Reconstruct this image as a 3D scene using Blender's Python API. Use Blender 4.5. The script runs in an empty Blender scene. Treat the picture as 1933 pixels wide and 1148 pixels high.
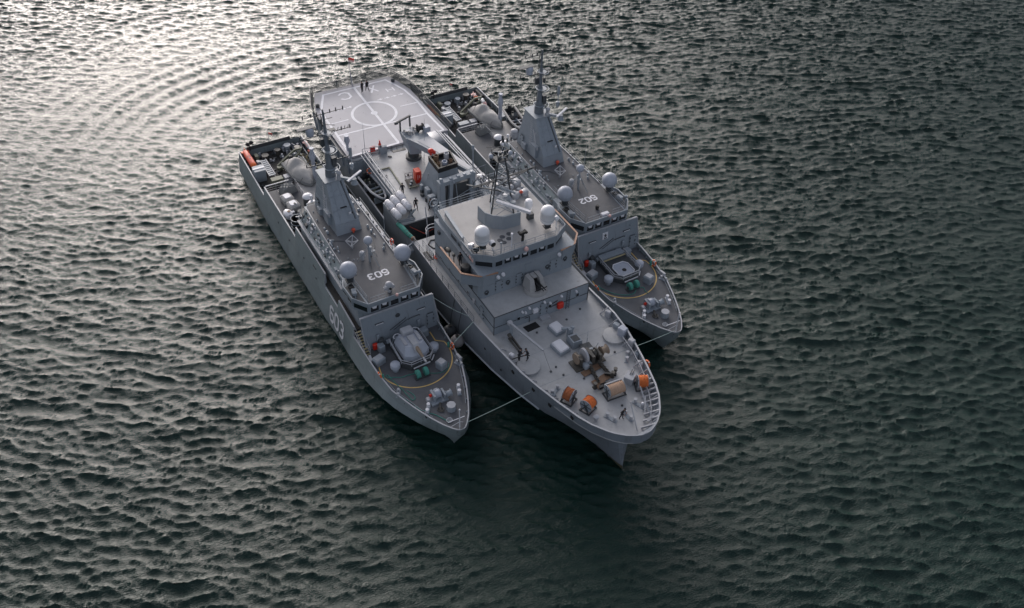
import bpy, bmesh, math, random
import numpy as np
from mathutils import Vector, Matrix
R = math.radians
rnd = random.Random(7)
C = bpy.context.scene.collection
sc = bpy.context.scene

# ---------------------------------------------------------------- camera
cam_d = bpy.data.cameras.new('camera')
cam = bpy.data.objects.new('camera', cam_d); C.objects.link(cam)
cam_d.sensor_width = 36.0
cam_d.lens = 1708.05 / 1933 * 36.0
cam_d.clip_start = 0.5
cam_d.clip_end = 20000
_fw = Vector((0.37853566, 0.61663737, -0.69026742))
_r = Vector((0.86803321, -0.49537565, 0.03348613))
_u = Vector((0.32129288, 0.61185074, 0.72277906))
cam.matrix_world = Matrix(((_r.x, _u.x, -_fw.x, -39.7339), (_r.y, _u.y, -_fw.y, -41.4986), (_r.z, _u.z, -_fw.z, 76.341), (0, 0, 0, 1)))
sc.camera = cam

# ---------------------------------------------------------------- sky, sun, exposure
SUN_AZ, SUN_EL = R(11), R(12)            # azimuth from +Y towards +X
w = bpy.data.worlds.new('World'); sc.world = w; w.use_nodes = True
nt = w.node_tree; nt.nodes.clear()
out = nt.nodes.new('ShaderNodeOutputWorld'); bg = nt.nodes.new('ShaderNodeBackground')
sky = nt.nodes.new('ShaderNodeTexSky'); sky.sky_type = 'NISHITA'; sky.sun_disc = False
sky.sun_elevation = SUN_EL; sky.sun_rotation = SUN_AZ
sky.air_density = 0.9; sky.dust_density = 7.0; sky.ozone_density = 1.0
hs = nt.nodes.new('ShaderNodeHueSaturation'); hs.inputs['Saturation'].default_value = 0.38
tint = nt.nodes.new('ShaderNodeMix'); tint.data_type = 'RGBA'; tint.blend_type = 'MULTIPLY'
tint.inputs[0].default_value = 1.0; tint.inputs[7].default_value = (0.965, 0.97, 1.03, 1)
bg.inputs['Strength'].default_value = 0.215
nt.links.new(sky.outputs[0], hs.inputs['Color']); nt.links.new(hs.outputs[0], tint.inputs[6])
nt.links.new(tint.outputs[2], bg.inputs['Color']); nt.links.new(bg.outputs[0], out.inputs['Surface'])
sun_d = bpy.data.lights.new('sun', 'SUN'); sun = bpy.data.objects.new('sun', sun_d); C.objects.link(sun)
sun_d.energy = 1.12; sun_d.angle = R(50); sun_d.color = (1.0, 0.955, 0.985)
_d = Vector((math.sin(SUN_AZ) * math.cos(SUN_EL), math.cos(SUN_AZ) * math.cos(SUN_EL), math.sin(SUN_EL)))
sun.rotation_euler = _d.to_track_quat('Z', 'Y').to_euler()
sc.view_settings.view_transform = 'Standard'; sc.view_settings.look = 'None'
sc.view_settings.exposure = 0.28; sc.view_settings.gamma = 1.0
sc.view_settings.use_curve_mapping = False

# ---------------------------------------------------------------- sea
def sea_material():
    m = bpy.data.materials.new('sea_water'); m.use_nodes = True
    t = m.node_tree; b = t.nodes['Principled BSDF']
    b.inputs['Base Color'].default_value = (0.002, 0.020, 0.015, 1)
    b.inputs['Roughness'].default_value = 0.215
    b.inputs['IOR'].default_value = 1.34
    tc = t.nodes.new('ShaderNodeTexCoord')
    prev = None
    for sx, sy, ang, scale, dist, stren in ((1.0, 3.2, 33, 2.4, 0.10, 0.9), (1.0, 2.8, 5, 5.0, 0.05, 0.9), (1.0, 2.4, 55, 8.0, 0.03, 0.8)):
        mp = t.nodes.new('ShaderNodeMapping'); mp.inputs['Rotation'].default_value = (0, 0, R(ang)); mp.inputs['Scale'].default_value = (sx, sy, 1)
        n = t.nodes.new('ShaderNodeTexNoise'); n.inputs['Scale'].default_value = scale; n.inputs['Detail'].default_value = 3; n.inputs['Roughness'].default_value = 0.55
        bp = t.nodes.new('ShaderNodeBump'); bp.inputs['Strength'].default_value = stren; bp.inputs['Distance'].default_value = dist
        t.links.new(tc.outputs['Object'], mp.inputs[0]); t.links.new(mp.outputs[0], n.inputs['Vector']); t.links.new(n.outputs[0], bp.inputs['Height'])
        if prev: t.links.new(prev.outputs[0], bp.inputs['Normal'])
        prev = bp
    t.links.new(prev.outputs[0], b.inputs['Normal'])
    return m

def make_sea():
    rs = np.random.RandomState(11)
    N, L = 1024, 236.0
    dx = L / N
    k1 = 2 * np.pi * np.fft.fftfreq(N, dx)
    kx, ky = np.meshgrid(k1, k1)
    k = np.hypot(kx, ky); k[0, 0] = 1e-6
    P = np.zeros_like(k)
    for az, U, amp, sp in ((213, 1.6, 1.0, 16), (236, 1.5, 0.5, 14), (192, 1.5, 0.5, 14), (210, 3.6, 0.04, 10)):   # wind sea and a lighter crossing sea
        wd = np.array([math.sin(R(az)), math.cos(R(az))])
        c = (kx * wd[0] + ky * wd[1]) / k
        Lw = U * U / 9.81
        P += amp * np.exp(-1 / (k * Lw) ** 2) / k ** 3.6 * np.where(c > 0, np.abs(c) ** sp, 0.05 * np.abs(c) ** sp) * np.exp(-(k * 0.035) ** 2)
    P[0, 0] = 0
    F = np.sqrt(P) * (rs.randn(N, N) + 1j * rs.randn(N, N))
    H = np.real(np.fft.ifft2(F)); s = SEA_RMS / H.std(); H *= s
    DX = np.real(np.fft.ifft2(-1j * kx / k * F)) * s; DY = np.real(np.fft.ifft2(-1j * ky / k * F)) * s
    def axis(a, b, d):
        core = list(np.arange(a, b, d)); st = d; lo, hi = [], []
        x = core[0]
        while x > -7000: st *= 1.13; x -= st; lo.append(x)
        st = d; x = core[-1]
        while x < 7000: st *= 1.13; x += st; hi.append(x)
        return np.array(lo[::-1] + core + hi)
    X = axis(-72, 148, dx); Y = axis(-40, 152, dx)
    gx, gy = np.meshgrid(X, Y)
    sxp = np.gradient(X); syp = np.gradient(Y)
    fade = np.clip(1.0 / np.maximum(np.maximum(*np.meshgrid(sxp, syp)) / dx, 1) ** 1.2, 0, 1)
    ix = np.round(gx / dx).astype(int) % N; iy = np.round(gy / dx).astype(int) % N
    lo_ = np.real(np.fft.ifft2(np.exp(-(k * 9.0) ** 2) * (rs.randn(N, N) + 1j * rs.randn(N, N)))); gust = np.clip(1 + .08 * (lo_ / lo_.std()), .45, 1.6)   # gust patches and slicks
    fade = fade * gust[iy, ix]
    # ring swell sent out by the moored ships, seen off their sterns
    rr = np.hypot(gx + 2, gy - 54); ang = np.arctan2(gx + 2, gy - 54)
    env = np.exp(-((rr - 46) / 34) ** 2) * np.exp(-((ang + 0.6) / 0.9) ** 2)
    fade = fade * (1 - .62 * env); Z = H[iy, ix] * fade
    Z += 0.07 * env * (1 + .5 * np.sin(rr * .21 + 3 * ang)) * np.sin(2 * np.pi * (rr + .25 * np.sin(ang * 11 + rr * .1) + .15 * lo_[iy, ix] / lo_.std()) / 2.9) * np.clip(fade / .4, 0, 1)
    PX = gx - 1.25 * DX[iy, ix] * fade; PY = gy - 1.25 * DY[iy, ix] * fade
    V = np.stack([PX, PY, Z], -1).reshape(-1, 3).astype(np.float32)
    ny, nx = gx.shape
    i = np.arange(ny * nx).reshape(ny, nx)
    q = np.stack([i[:-1, :-1], i[:-1, 1:], i[1:, 1:], i[1:, :-1]], -1).reshape(-1, 4)
    me = bpy.data.meshes.new('sea_water')
    me.vertices.add(len(V)); me.vertices.foreach_set('co', V.ravel())
    me.loops.add(q.size); me.loops.foreach_set('vertex_index', q.ravel().astype(np.int32))
    me.polygons.add(len(q)); me.polygons.foreach_set('loop_start', (np.arange(len(q)) * 4).astype(np.int32))
    me.polygons.foreach_set('loop_total', np.full(len(q), 4, np.int32))
    me.polygons.foreach_set('use_smooth', np.ones(len(q), bool))
    me.update(); me.validate()
    me.materials.append(sea_material())
    o = bpy.data.objects.new('sea_water', me); C.objects.link(o); o['kind'] = 'structure'
SEA_RMS = 0.082
make_sea()
# ---------------------------------------------------------------- materials
MATS = {}
def mat(name, col, rough=0.55, metal=0.0, var=0.12, vscale=0.7, wear=None, wear_amt=0.35, wscale=1.4, streak=False, bump=0.0, bscale=30, spec=0.5, plates=None):
    """Painted or natural surface: base colour with soft blotches, optional wear or streaks, optional fine relief."""
    m = bpy.data.materials.new(name); m.use_nodes = True; MATS[name] = m
    t = m.node_tree; b = t.nodes['Principled BSDF']; N = t.nodes.new; Lk = t.links.new
    b.inputs['Roughness'].default_value = rough; b.inputs['Metallic'].default_value = metal
    b.inputs['Specular IOR Level'].default_value = spec
    tc = N('ShaderNodeTexCoord')
    n1 = N('ShaderNodeTexNoise'); n1.inputs['Scale'].default_value = vscale; n1.inputs['Detail'].default_value = 6; n1.inputs['Roughness'].default_value = 0.65
    Lk(tc.outputs['Object'], n1.inputs['Vector'])
    mr = N('ShaderNodeMapRange'); mr.inputs[1].default_value = 0.25; mr.inputs[2].default_value = 0.75
    mr.inputs[3].default_value = 1 - var; mr.inputs[4].default_value = 1 + var; Lk(n1.outputs[0], mr.inputs[0])
    mx = N('ShaderNodeMix'); mx.data_type = 'RGBA'; mx.blend_type = 'MULTIPLY'; mx.inputs[0].default_value = 1
    mx.inputs[6].default_value = (*col, 1); Lk(mr.outputs[0], mx.inputs[7])
    last = mx.outputs[2]
    if wear:
        n2 = N('ShaderNodeTexNoise'); n2.inputs['Scale'].default_value = wscale; n2.inputs['Detail'].default_value = 8; n2.inputs['Roughness'].default_value = 0.7
        if streak:
            mp = N('ShaderNodeMapping'); mp.inputs['Scale'].default_value = (2.2, 2.2, 0.22); Lk(tc.outputs['Object'], mp.inputs[0]); Lk(mp.outputs[0], n2.inputs['Vector'])
        else: Lk(tc.outputs['Object'], n2.inputs['Vector'])
        m2 = N('ShaderNodeMapRange'); m2.inputs[1].default_value = 0.56; m2.inputs[2].default_value = 0.72; m2.inputs[3].default_value = 0; m2.inputs[4].default_value = wear_amt
        Lk(n2.outputs[0], m2.inputs[0])
        x2 = N('ShaderNodeMix'); x2.data_type = 'RGBA'; x2.inputs[7].default_value = (*wear, 1)
        Lk(m2.outputs[0], x2.inputs[0]); Lk(last, x2.inputs[6]); last = x2.outputs[2]
    Lk(last, b.inputs['Base Color'])
    if plates:                                                     # welded plating: shallow seams and slight tone steps between plates
        sp = N('ShaderNodeSeparateXYZ'); cb = N('ShaderNodeCombineXYZ'); Lk(tc.outputs['Object'], sp.inputs[0])
        Lk(sp.outputs[1], cb.inputs[0]); Lk(sp.outputs[2], cb.inputs[1])
        bk = N('ShaderNodeTexBrick'); bk.inputs['Scale'].default_value = 1; bk.inputs['Brick Width'].default_value = plates[0]; bk.inputs['Row Height'].default_value = plates[1]
        bk.inputs['Mortar Size'].default_value = .018; bk.inputs['Mortar Smooth'].default_value = .6
        bk.inputs['Color1'].default_value = (.94, .94, .94, 1); bk.inputs['Color2'].default_value = (1.06, 1.06, 1.06, 1); bk.inputs['Mortar'].default_value = (.66, .65, .63, 1)
        Lk(cb.outputs[0], bk.inputs['Vector'])
        x3 = N('ShaderNodeMix'); x3.data_type = 'RGBA'; x3.blend_type = 'MULTIPLY'; x3.inputs[0].default_value = 1
        Lk(last, x3.inputs[6]); Lk(bk.outputs['Color'], x3.inputs[7]); Lk(x3.outputs[2], b.inputs['Base Color'])
    if bump:
        n3 = N('ShaderNodeTexNoise'); n3.inputs['Scale'].default_value = bscale; n3.inputs['Detail'].default_value = 3
        Lk(tc.outputs['Object'], n3.inputs['Vector'])
        bp = N('ShaderNodeBump'); bp.inputs['Strength'].default_value = bump; bp.inputs['Distance'].default_value = 0.05
        Lk(n3.outputs[0], bp.inputs['Height']); Lk(bp.outputs[0], b.inputs['Normal'])
    return m
mat('hull_grey', (0.235, 0.275, 0.29), 0.5, var=0.10, vscale=0.35, wear=(0.085, 0.08, 0.07), wear_amt=0.55, wscale=0.9, streak=True, bump=0.25, bscale=0.9, plates=(3.2, 1.25))
mat('tender_grey', (0.20, 0.225, 0.26), 0.5, var=0.10, vscale=0.35, wear=(0.085, 0.075, 0.065), wear_amt=0.55, wscale=0.9, streak=True, bump=0.25, bscale=0.9, plates=(2.8, 1.4))
mat('house_grey', (0.255, 0.29, 0.33), 0.5, var=0.07, vscale=0.5, wear=(0.12, 0.115, 0.105), wear_amt=0.5, streak=True, bump=0.16, bscale=1.3)
mat('fit_grey', (0.28, 0.315, 0.355), 0.5, var=0.15, vscale=2.5, wear=(0.14, 0.12, 0.10), wear_amt=0.35, wscale=5)
mat('pale_grey', (0.40, 0.41, 0.44), 0.5, var=0.10, vscale=2.5, wear=(0.22, 0.20, 0.18), wear_amt=0.35, wscale=5)
mat('mast_grey', (0.14, 0.16, 0.185), 0.5, var=0.15, vscale=2)
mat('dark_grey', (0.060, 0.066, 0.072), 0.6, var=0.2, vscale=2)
mat('deck_brown', (0.106, 0.110, 0.121), 0.75, var=0.22, vscale=0.5, wear=(0.175, 0.165, 0.155), wear_amt=0.6, wscale=0.7, bump=0.2, bscale=40)
mat('deck_light', (0.405, 0.412, 0.422), 0.5, var=0.24, vscale=0.45, wear=(0.22, 0.215, 0.21), wear_amt=0.7, wscale=0.9, bump=0.15, bscale=30)
mat('deck_beige', (0.385, 0.375, 0.37), 0.62, var=0.15, vscale=0.5, wear=(0.23, 0.22, 0.215), wear_amt=0.5, wscale=0.7, bump=0.15, bscale=30)
mat('heli_deck', (0.345, 0.342, 0.38), 0.6, var=0.14, vscale=0.25, wear=(0.20, 0.20, 0.225), wear_amt=0.6, wscale=0.5, bump=0.12, bscale=30)
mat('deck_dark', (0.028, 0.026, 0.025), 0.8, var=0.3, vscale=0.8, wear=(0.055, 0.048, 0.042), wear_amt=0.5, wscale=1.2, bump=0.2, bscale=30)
mat('white', (0.72, 0.72, 0.76), 0.45, var=0.06, vscale=1.5)
mat('radome_white', (0.82, 0.82, 0.85), 0.4, var=0.04, vscale=1.2)
mat('radome_grey', (0.40, 0.43, 0.50), 0.45, var=0.06, vscale=1.0, wear=(0.28, 0.30, 0.33), wear_amt=0.55, wscale=0.9, streak=True)
mat('mark_white', (0.74, 0.74, 0.78), 0.65, var=0.12, vscale=2.0, wear=(0.42, 0.42, 0.45), wear_amt=0.5, wscale=2.5)
mat('mark_yellow', (0.66, 0.44, 0.14), 0.6, var=0.12, vscale=2.5)
mat('black', (0.012, 0.012, 0.013), 0.6, var=0.2)
mat('rubber', (0.022, 0.023, 0.025), 0.65, var=0.25, vscale=3)
mat('glass', (0.012, 0.015, 0.018), 0.06, var=0.05, spec=0.7)
mat('orange', (0.78, 0.15, 0.035), 0.5, var=0.12, vscale=2)
mat('rope_orange', (0.70, 0.19, 0.05), 0.8, var=0.2, vscale=3, bump=0.4, bscale=18)
mat('rope_rust', (0.42, 0.14, 0.055), 0.8, var=0.2, vscale=3, bump=0.4, bscale=18)
mat('rope_tan', (0.52, 0.36, 0.26), 0.85, var=0.16, vscale=4, bump=0.4, bscale=18)
mat('rope_green', (0.06, 0.27, 0.22), 0.8, var=0.2, vscale=3)
mat('rope_pale', (0.36, 0.46, 0.43), 0.8, var=0.1, vscale=3)
mat('red', (0.62, 0.028, 0.012), 0.45, var=0.12, vscale=2)
mat('red_faded', (0.70, 0.10, 0.05), 0.5, var=0.12, vscale=2)
mat('pink_white', (0.74, 0.45, 0.42), 0.5, var=0.1)
mat('wood', (0.36, 0.20, 0.13), 0.5, var=0.22, vscale=2.5, wear=(0.60, 0.40, 0.28), wear_amt=0.7, wscale=1.6)
mat('rust', (0.20, 0.12, 0.075), 0.75, var=0.3, vscale=3, wear=(0.10, 0.085, 0.07), wear_amt=0.7, wscale=4)
mat('machine', (0.085, 0.080, 0.072), 0.5, metal=0.2, var=0.3, vscale=4, wear=(0.24, 0.19, 0.13), wear_amt=0.6, wscale=5)
mat('gunmetal', (0.035, 0.036, 0.038), 0.4, metal=0.5, var=0.2)
mat('barrel_tan', (0.26, 0.20, 0.15), 0.6, var=0.15, vscale=2)
mat('canvas', (0.40, 0.39, 0.38), 0.85, var=0.14, vscale=1.5, wear=(0.25, 0.245, 0.235), wear_amt=0.5, wscale=1.5, bump=0.5, bscale=3)
mat('canvas_dark', (0.20, 0.205, 0.205), 0.85, var=0.15, vscale=2, bump=0.5, bscale=4)
mat('gun_grey', (0.36, 0.355, 0.355), 0.6, var=0.08, vscale=1.5)
mat('olive', (0.17, 0.18, 0.13), 0.6, var=0.2, vscale=3)
mat('tan', (0.40, 0.34, 0.20), 0.7, var=0.2, vscale=3)
mat('yellow', (0.55, 0.36, 0.06), 0.6, var=0.2, vscale=3)
mat('cloth_navy', (0.016, 0.016, 0.021), 0.85, var=0.25, vscale=6)
mat('skin', (0.42, 0.24, 0.17), 0.6, var=0.05)
mat('boot_stripe', (0.105, 0.095, 0.06), 0.6, var=0.3, vscale=1.2)
mat('fender', (0.33, 0.31, 0.31), 0.7, var=0.2, vscale=2)

# ---------------------------------------------------------------- mesh builder
class MB:
    def __init__(s): s.v = []; s.f = []; s.mi = []; s.m = 0; s.sm = []; s.X = None; s.smooth = False
    def add(s, vs, fs, smooth=None):
        n = len(s.v)
        if s.X is not None: vs = [s.X @ Vector(p) for p in vs]
        s.v += [tuple(p) for p in vs]
        for f in fs: s.f.append([i + n for i in f]); s.mi.append(s.m); s.sm.append(s.smooth if smooth is None else smooth)
        return s
    def box(s, c, d, rz=0, rx=0, ry=0, taper=(1, 1)):
        """Box of size d whose BASE centre is c; taper scales the top."""
        hx, hy, h = d[0] / 2, d[1] / 2, d[2]
        P = [(-hx, -hy, 0), (hx, -hy, 0), (hx, hy, 0), (-hx, hy, 0)]
        P += [(x * taper[0], y * taper[1], h) for x, y, _ in P]
        M = Matrix.Rotation(rz, 3, 'Z') @ Matrix.Rotation(ry, 3, 'Y') @ Matrix.Rotation(rx, 3, 'X')
        s.add([Vector(c) + M @ Vector(p) for p in P], [(3, 2, 1, 0), (4, 5, 6, 7), (0, 1, 5, 4), (1, 2, 6, 5), (2, 3, 7, 6), (3, 0, 4, 7)], False)
        return s
    def rbox(s, c, d, rz=0, r=0.06):
        """Box with chamfered vertical and top edges."""
        hx, hy, h = d[0] / 2, d[1] / 2, d[2]
        o = lambda e: [(-hx + r + e, -hy + e), (hx - r - e, -hy + e), (hx - e, -hy + r + e), (hx - e, hy - r - e), (hx - r - e, hy - e), (-hx + r + e, hy - e), (-hx + e, hy - r - e), (-hx + e, -hy + r + e)]
        M = Matrix.Rotation(rz, 3, 'Z'); P = []
        for e, z in ((0, 0), (0, h - r), (r * .8, h)): P += [Vector(c) + M @ Vector((x, y, z)) for x, y in o(e)]
        F = [list(range(7, -1, -1)), list(range(16, 24))]
        for k in (0, 8): F += [(k + i, k + (i + 1) % 8, k + 8 + (i + 1) % 8, k + 8 + i) for i in range(8)]
        s.add(P, F, False); return s
    def prism(s, o, z0, z1, o2=None):
        """Outline o (counter-clockwise seen from above) raised from z0 to z1, optional other outline at the top."""
        n = len(o); o2 = o2 or o
        a = sum(o[i][0] * o[(i + 1) % n][1] - o[(i + 1) % n][0] * o[i][1] for i in range(n))
        if a < 0: o = o[::-1]; o2 = o2[::-1]
        s.add([(x, y, z0) for x, y in o] + [(x, y, z1) for x, y in o2], [list(range(n - 1, -1, -1)), list(range(n, 2 * n))] + [(i, (i + 1) % n, n + (i + 1) % n, n + i) for i in range(n)], False)
        return s
    def poly(s, pts): s.add(pts, [list(range(len(pts)))], False); return s
    def lathe(s, prof, c=(0, 0, 0), n=16, ax='Z', M=None, cap=True):
        """Profile [(radius, height)] turned round an axis through c."""
        A = {'Z': Matrix.Identity(3), 'X': Matrix(((0, 0, 1), (1, 0, 0), (0, 1, 0))), 'Y': Matrix(((0, 1, 0), (0, 0, 1), (1, 0, 0)))}[ax] if M is None else M
        P = []
        for r, h in prof:
            for i in range(n):
                a = 2 * math.pi * i / n; P.append(Vector(c) + A @ Vector((r * math.cos(a), r * math.sin(a), h)))
        F = [(k * n + i, k * n + (i + 1) % n, (k + 1) * n + (i + 1) % n, (k + 1) * n + i) for k in range(len(prof) - 1) for i in range(n)]
        s.add(P, F, True)
        if cap:
            m = (len(prof) - 1) * n
            if prof[0][0] > 1e-4: s.add(P[:n], [list(range(n - 1, -1, -1))], False)
            if prof[-1][0] > 1e-4: s.add(P[m:], [list(range(n))], False)
        return s
    def cyl(s, c, r, h, n=14, ax='Z', r2=None): return s.lathe([(r, 0), (r if r2 is None else r2, h)], c, n, ax)
    def ball(s, c, r, n=14, sz=1.0, lo=-1.0):
        k = n // 2
        return s.lathe([(max(r * math.cos(a), 1e-5), r * sz * math.sin(a)) for a in [math.asin(lo) + (math.pi / 2 - math.asin(lo)) * i / k for i in range(k + 1)]], c, n)
    def torus(s, c, R_, r, n=20, k=6, ax='Z', M=None, a0=0, a1=2 * math.pi):
        A = M or {'Z': Matrix.Identity(3), 'X': Matrix(((0, 0, 1), (1, 0, 0), (0, 1, 0))), 'Y': Matrix(((0, 1, 0), (0, 0, 1), (1, 0, 0)))}[ax]
        full = abs(a1 - a0 - 2 * math.pi) < 1e-6
        pts = [Vector(c) + A @ Vector((R_ * math.cos(a0 + (a1 - a0) * i / n), R_ * math.sin(a0 + (a1 - a0) * i / n), 0)) for i in range(n if full else n + 1)]
        return s.tube(pts, r, k, closed=full)
    def tube(s, pts, r, k=5, closed=False):
        """Round bar along points; r may be a number or one per point."""
        pts = [Vector(p) for p in pts]; n = len(pts); P = []; up = None
        for i, p in enumerate(pts):
            a = pts[(i - 1) % n] if (i or closed) else p; b = pts[(i + 1) % n] if (i < n - 1 or closed) else p
            t = (b - a).normalized()
            if up is None: up = t.orthogonal().normalized()
            up = (up - t * up.dot(t)); up = up.normalized() if up.length > 1e-6 else t.orthogonal().normalized()
            q = t.cross(up); ri = r if not hasattr(r, '__len__') else r[i]
            P += [p + ri * (up * math.cos(2 * math.pi * j / k) + q * math.sin(2 * math.pi * j / k)) for j in range(k)]
        m = n if closed else n - 1
        F = [(i * k + j, i * k + (j + 1) % k, ((i + 1) % n) * k + (j + 1) % k, ((i + 1) % n) * k + j) for i in range(m) for j in range(k)]
        if not closed: F += [list(range(k - 1, -1, -1)), list(range((n - 1) * k, n * k))]
        s.add(P, F, k > 4); return s
    def bar(s, a, b, wd, ht):
        """Rectangular beam from a to b."""
        a, b = Vector(a), Vector(b); t = (b - a).normalized()
        q = t.cross(Vector((0, 0, 1))); q = q.normalized() if q.length > 1e-4 else Vector((1, 0, 0)); u = q.cross(t)
        P = [p + q * x * wd / 2 + u * y * ht / 2 for p in (a, b) for x, y in ((-1, -1), (1, -1), (1, 1), (-1, 1))]
        s.add(P, [(3, 2, 1, 0), (4, 5, 6, 7), (0, 1, 5, 4), (1, 2, 6, 5), (2, 3, 7, 6), (3, 0, 4, 7)], False); return s
    def ribbon(s, pts, wd, z=None, closed=False):
        """Flat painted line of width wd along 2-D points at height z."""
        n = len(pts); P = []
        for i in range(n):
            p = Vector(pts[i][:2]); d = []
            if i or closed: d.append((p - Vector(pts[(i - 1) % n][:2])).normalized())
            if i < n - 1 or closed: d.append((Vector(pts[(i + 1) % n][:2]) - p).normalized())
            t = sum(d, Vector((0, 0))); t = t.normalized() if t.length > 1e-5 else d[0]
            nrm = Vector((-t.y, t.x)); sc_ = 1 / max(0.5, nrm.dot(Vector((-d[0].y, d[0].x))))
            P += [(p.x + nrm.x * wd / 2 * sc_, p.y + nrm.y * wd / 2 * sc_, z), (p.x - nrm.x * wd / 2 * sc_, p.y - nrm.y * wd / 2 * sc_, z)]
        s.add(P, [(2 * i, 2 * i + 1, (2 * i + 3) % (2 * n), (2 * i + 2) % (2 * n)) for i in range(n if closed else n - 1)], False); return s
    def loft(s, secs, closed=False, caps=True, smooth=True):
        """Skin through sections that have the same number of points; closed: each section is a ring."""
        n = len(secs[0]); P = [p for q in secs for p in q]; m = n if closed else n - 1
        s.add(P, [(k * n + i, k * n + (i + 1) % n, (k + 1) * n + (i + 1) % n, (k + 1) * n + i) for k in range(len(secs) - 1) for i in range(m)], smooth)
        if caps and closed: s.add(secs[0], [list(range(n - 1, -1, -1))], False); s.add(secs[-1], [list(range(n))], False)
        return s
    def o(s, name, m, parent=None, loc=None, rz=0, bevel=0, edge=None, fix=True):
        me = bpy.data.meshes.new(name)
        me.from_pydata(s.v, [], s.f); me.update()
        ms = m if isinstance(m, (list, tuple)) else [m]
        for k in ms: me.materials.append(MATS[k])
        me.polygons.foreach_set('material_index', s.mi); me.polygons.foreach_set('use_smooth', s.sm)
        if fix:
            b = bmesh.new(); b.from_mesh(me); bmesh.ops.remove_doubles(b, verts=b.verts, dist=1e-4); bmesh.ops.recalc_face_normals(b, faces=b.faces); b.to_mesh(me); b.free()
        o = bpy.data.objects.new(name, me); C.objects.link(o)
        if parent: o.parent = parent
        if loc: o.location = loc
        if rz: o.rotation_euler = (0, 0, rz)
        if any(s.sm):
            try: me.set_sharp_from_angle(angle=R(45))
            except Exception: pass
        if bevel:
            md = o.modifiers.new('bevel', 'BEVEL'); md.width = bevel; md.segments = 1; md.limit_method = 'ANGLE'
        return o

def empty(name, loc=(0, 0, 0), rz=0, parent=None):
    o = bpy.data.objects.new(name, None); C.objects.link(o); o.location = loc; o.rotation_euler = (0, 0, rz); o.empty_display_size = 0.3
    if parent: o.parent = parent
    return o
def tag(o, label, cat, group=None):
    o['label'] = label; o['category'] = cat
    if group: o['group'] = group
    return o
def stuff(o): o['kind'] = 'stuff'; return o
def dup(root, loc, rz=None, parent=None):
    r = root.copy(); C.objects.link(r); r.location = loc
    if rz is not None: r.rotation_euler = (0, 0, rz)
    if parent: r.parent = parent
    for ch in root.children:
        c = ch.copy(); C.objects.link(c); c.parent = r
        for g in ch.children:
            d = g.copy(); C.objects.link(d); d.parent = c
    return r
class Frame:
    """A ship's own axes: x to port, y aft, z up from the waterline."""
    def __init__(s, tx, ty, a): s.t = (tx, ty); s.a = a
    def w(s, x, y, z): c, n = math.cos(s.a), math.sin(s.a); return (x * c - y * n + s.t[0], x * n + y * c + s.t[1], z)
def arc(cx, cy, r, a0, a1, n): return [(cx + r * math.cos(a0 + (a1 - a0) * i / n), cy + r * math.sin(a0 + (a1 - a0) * i / n)) for i in range(n + 1)]
def lerp_tab(tab, y):
    for (a, *va), (b, *vb) in zip(tab, tab[1:]):
        if y <= b: t = max(0, (y - a) / (b - a)); return [p + (q - p) * t for p, q in zip(va, vb)]
    return list(tab[-1][1:])
def rail(mb, pts, h=1.0, step=1.5, rows=3, r=0.022, posts=True):
    """Stanchions and wires along points at deck level."""
    pts = [Vector(p) for p in pts]
    for k in range(rows):
        z = Vector((0, 0, h * (k + 1) / rows)); mb.tube([p + z for p in pts], r * (1.25 if k == rows - 1 else 0.8), 4)
    for a, b in zip(pts, pts[1:]):
        n = max(1, round((b - a).length / step))
        for i in range(n + 1): p = a + (b - a) * i / n; mb.tube([p, p + Vector((0, 0, h))], r * 1.1, 4)
    return mb
# block digits and letters as strokes on a 2 x 3 grid
GLYPH = {'6': [[(1.9, 2.7), (1.5, 3), (.5, 3), (0, 2.5), (0, .5), (.5, 0), (1.5, 0), (2, .5), (2, 1.2), (1.5, 1.7), (.5, 1.7), (0, 1.3)]],
 '0': [[(.5, 0), (1.5, 0), (2, .5), (2, 2.5), (1.5, 3), (.5, 3), (0, 2.5), (0, .5), (.5, 0)]],
 '3': [[(.05, 2.6), (.5, 3), (1.5, 3), (2, 2.5), (2, 2), (1.5, 1.55), (.8, 1.55)], [(1.5, 1.55), (2, 1.1), (2, .5), (1.5, 0), (.5, 0), (0, .4)]],
 '2': [[(.05, 2.5), (.5, 3), (1.5, 3), (2, 2.5), (2, 2), (0, .3), (0, .12), (2.1, .12)]],
 'C': [[(2, 2.4), (1.4, 3), (.6, 3), (0, 2.4), (0, .6), (.6, 0), (1.4, 0), (2, .6)]],
 'X': [[(0, 0), (2, 3)], [(0, 3), (2, 0)]], 'H': [[(0, 0), (0, 3)], [(2, 0), (2, 3)], [(0, 1.5), (2, 1.5)]],
 'V': [[(0, 3), (1, 0), (2, 3)]], 'D': [[(0, 0), (0, 3), (1.2, 3), (2, 2.2), (2, .8), (1.2, 0), (0, 0)]]}
def glyph(mb, ch, org, ux, uy, wd, off=0.0):
    """Strokes of one character on the plane through org spanned by ux, uy (one grid unit each)."""
    org, ux, uy = Vector(org), Vector(ux), Vector(uy); nz = ux.cross(uy).normalized()
    for k, st in enumerate(GLYPH[ch]):
        t = MB(); t.ribbon(st, wd, 0.0)
        mb.add([org + ux * x + uy * y + nz * (off + 0.001 * k) for x, y, _ in t.v], t.f, False)
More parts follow.
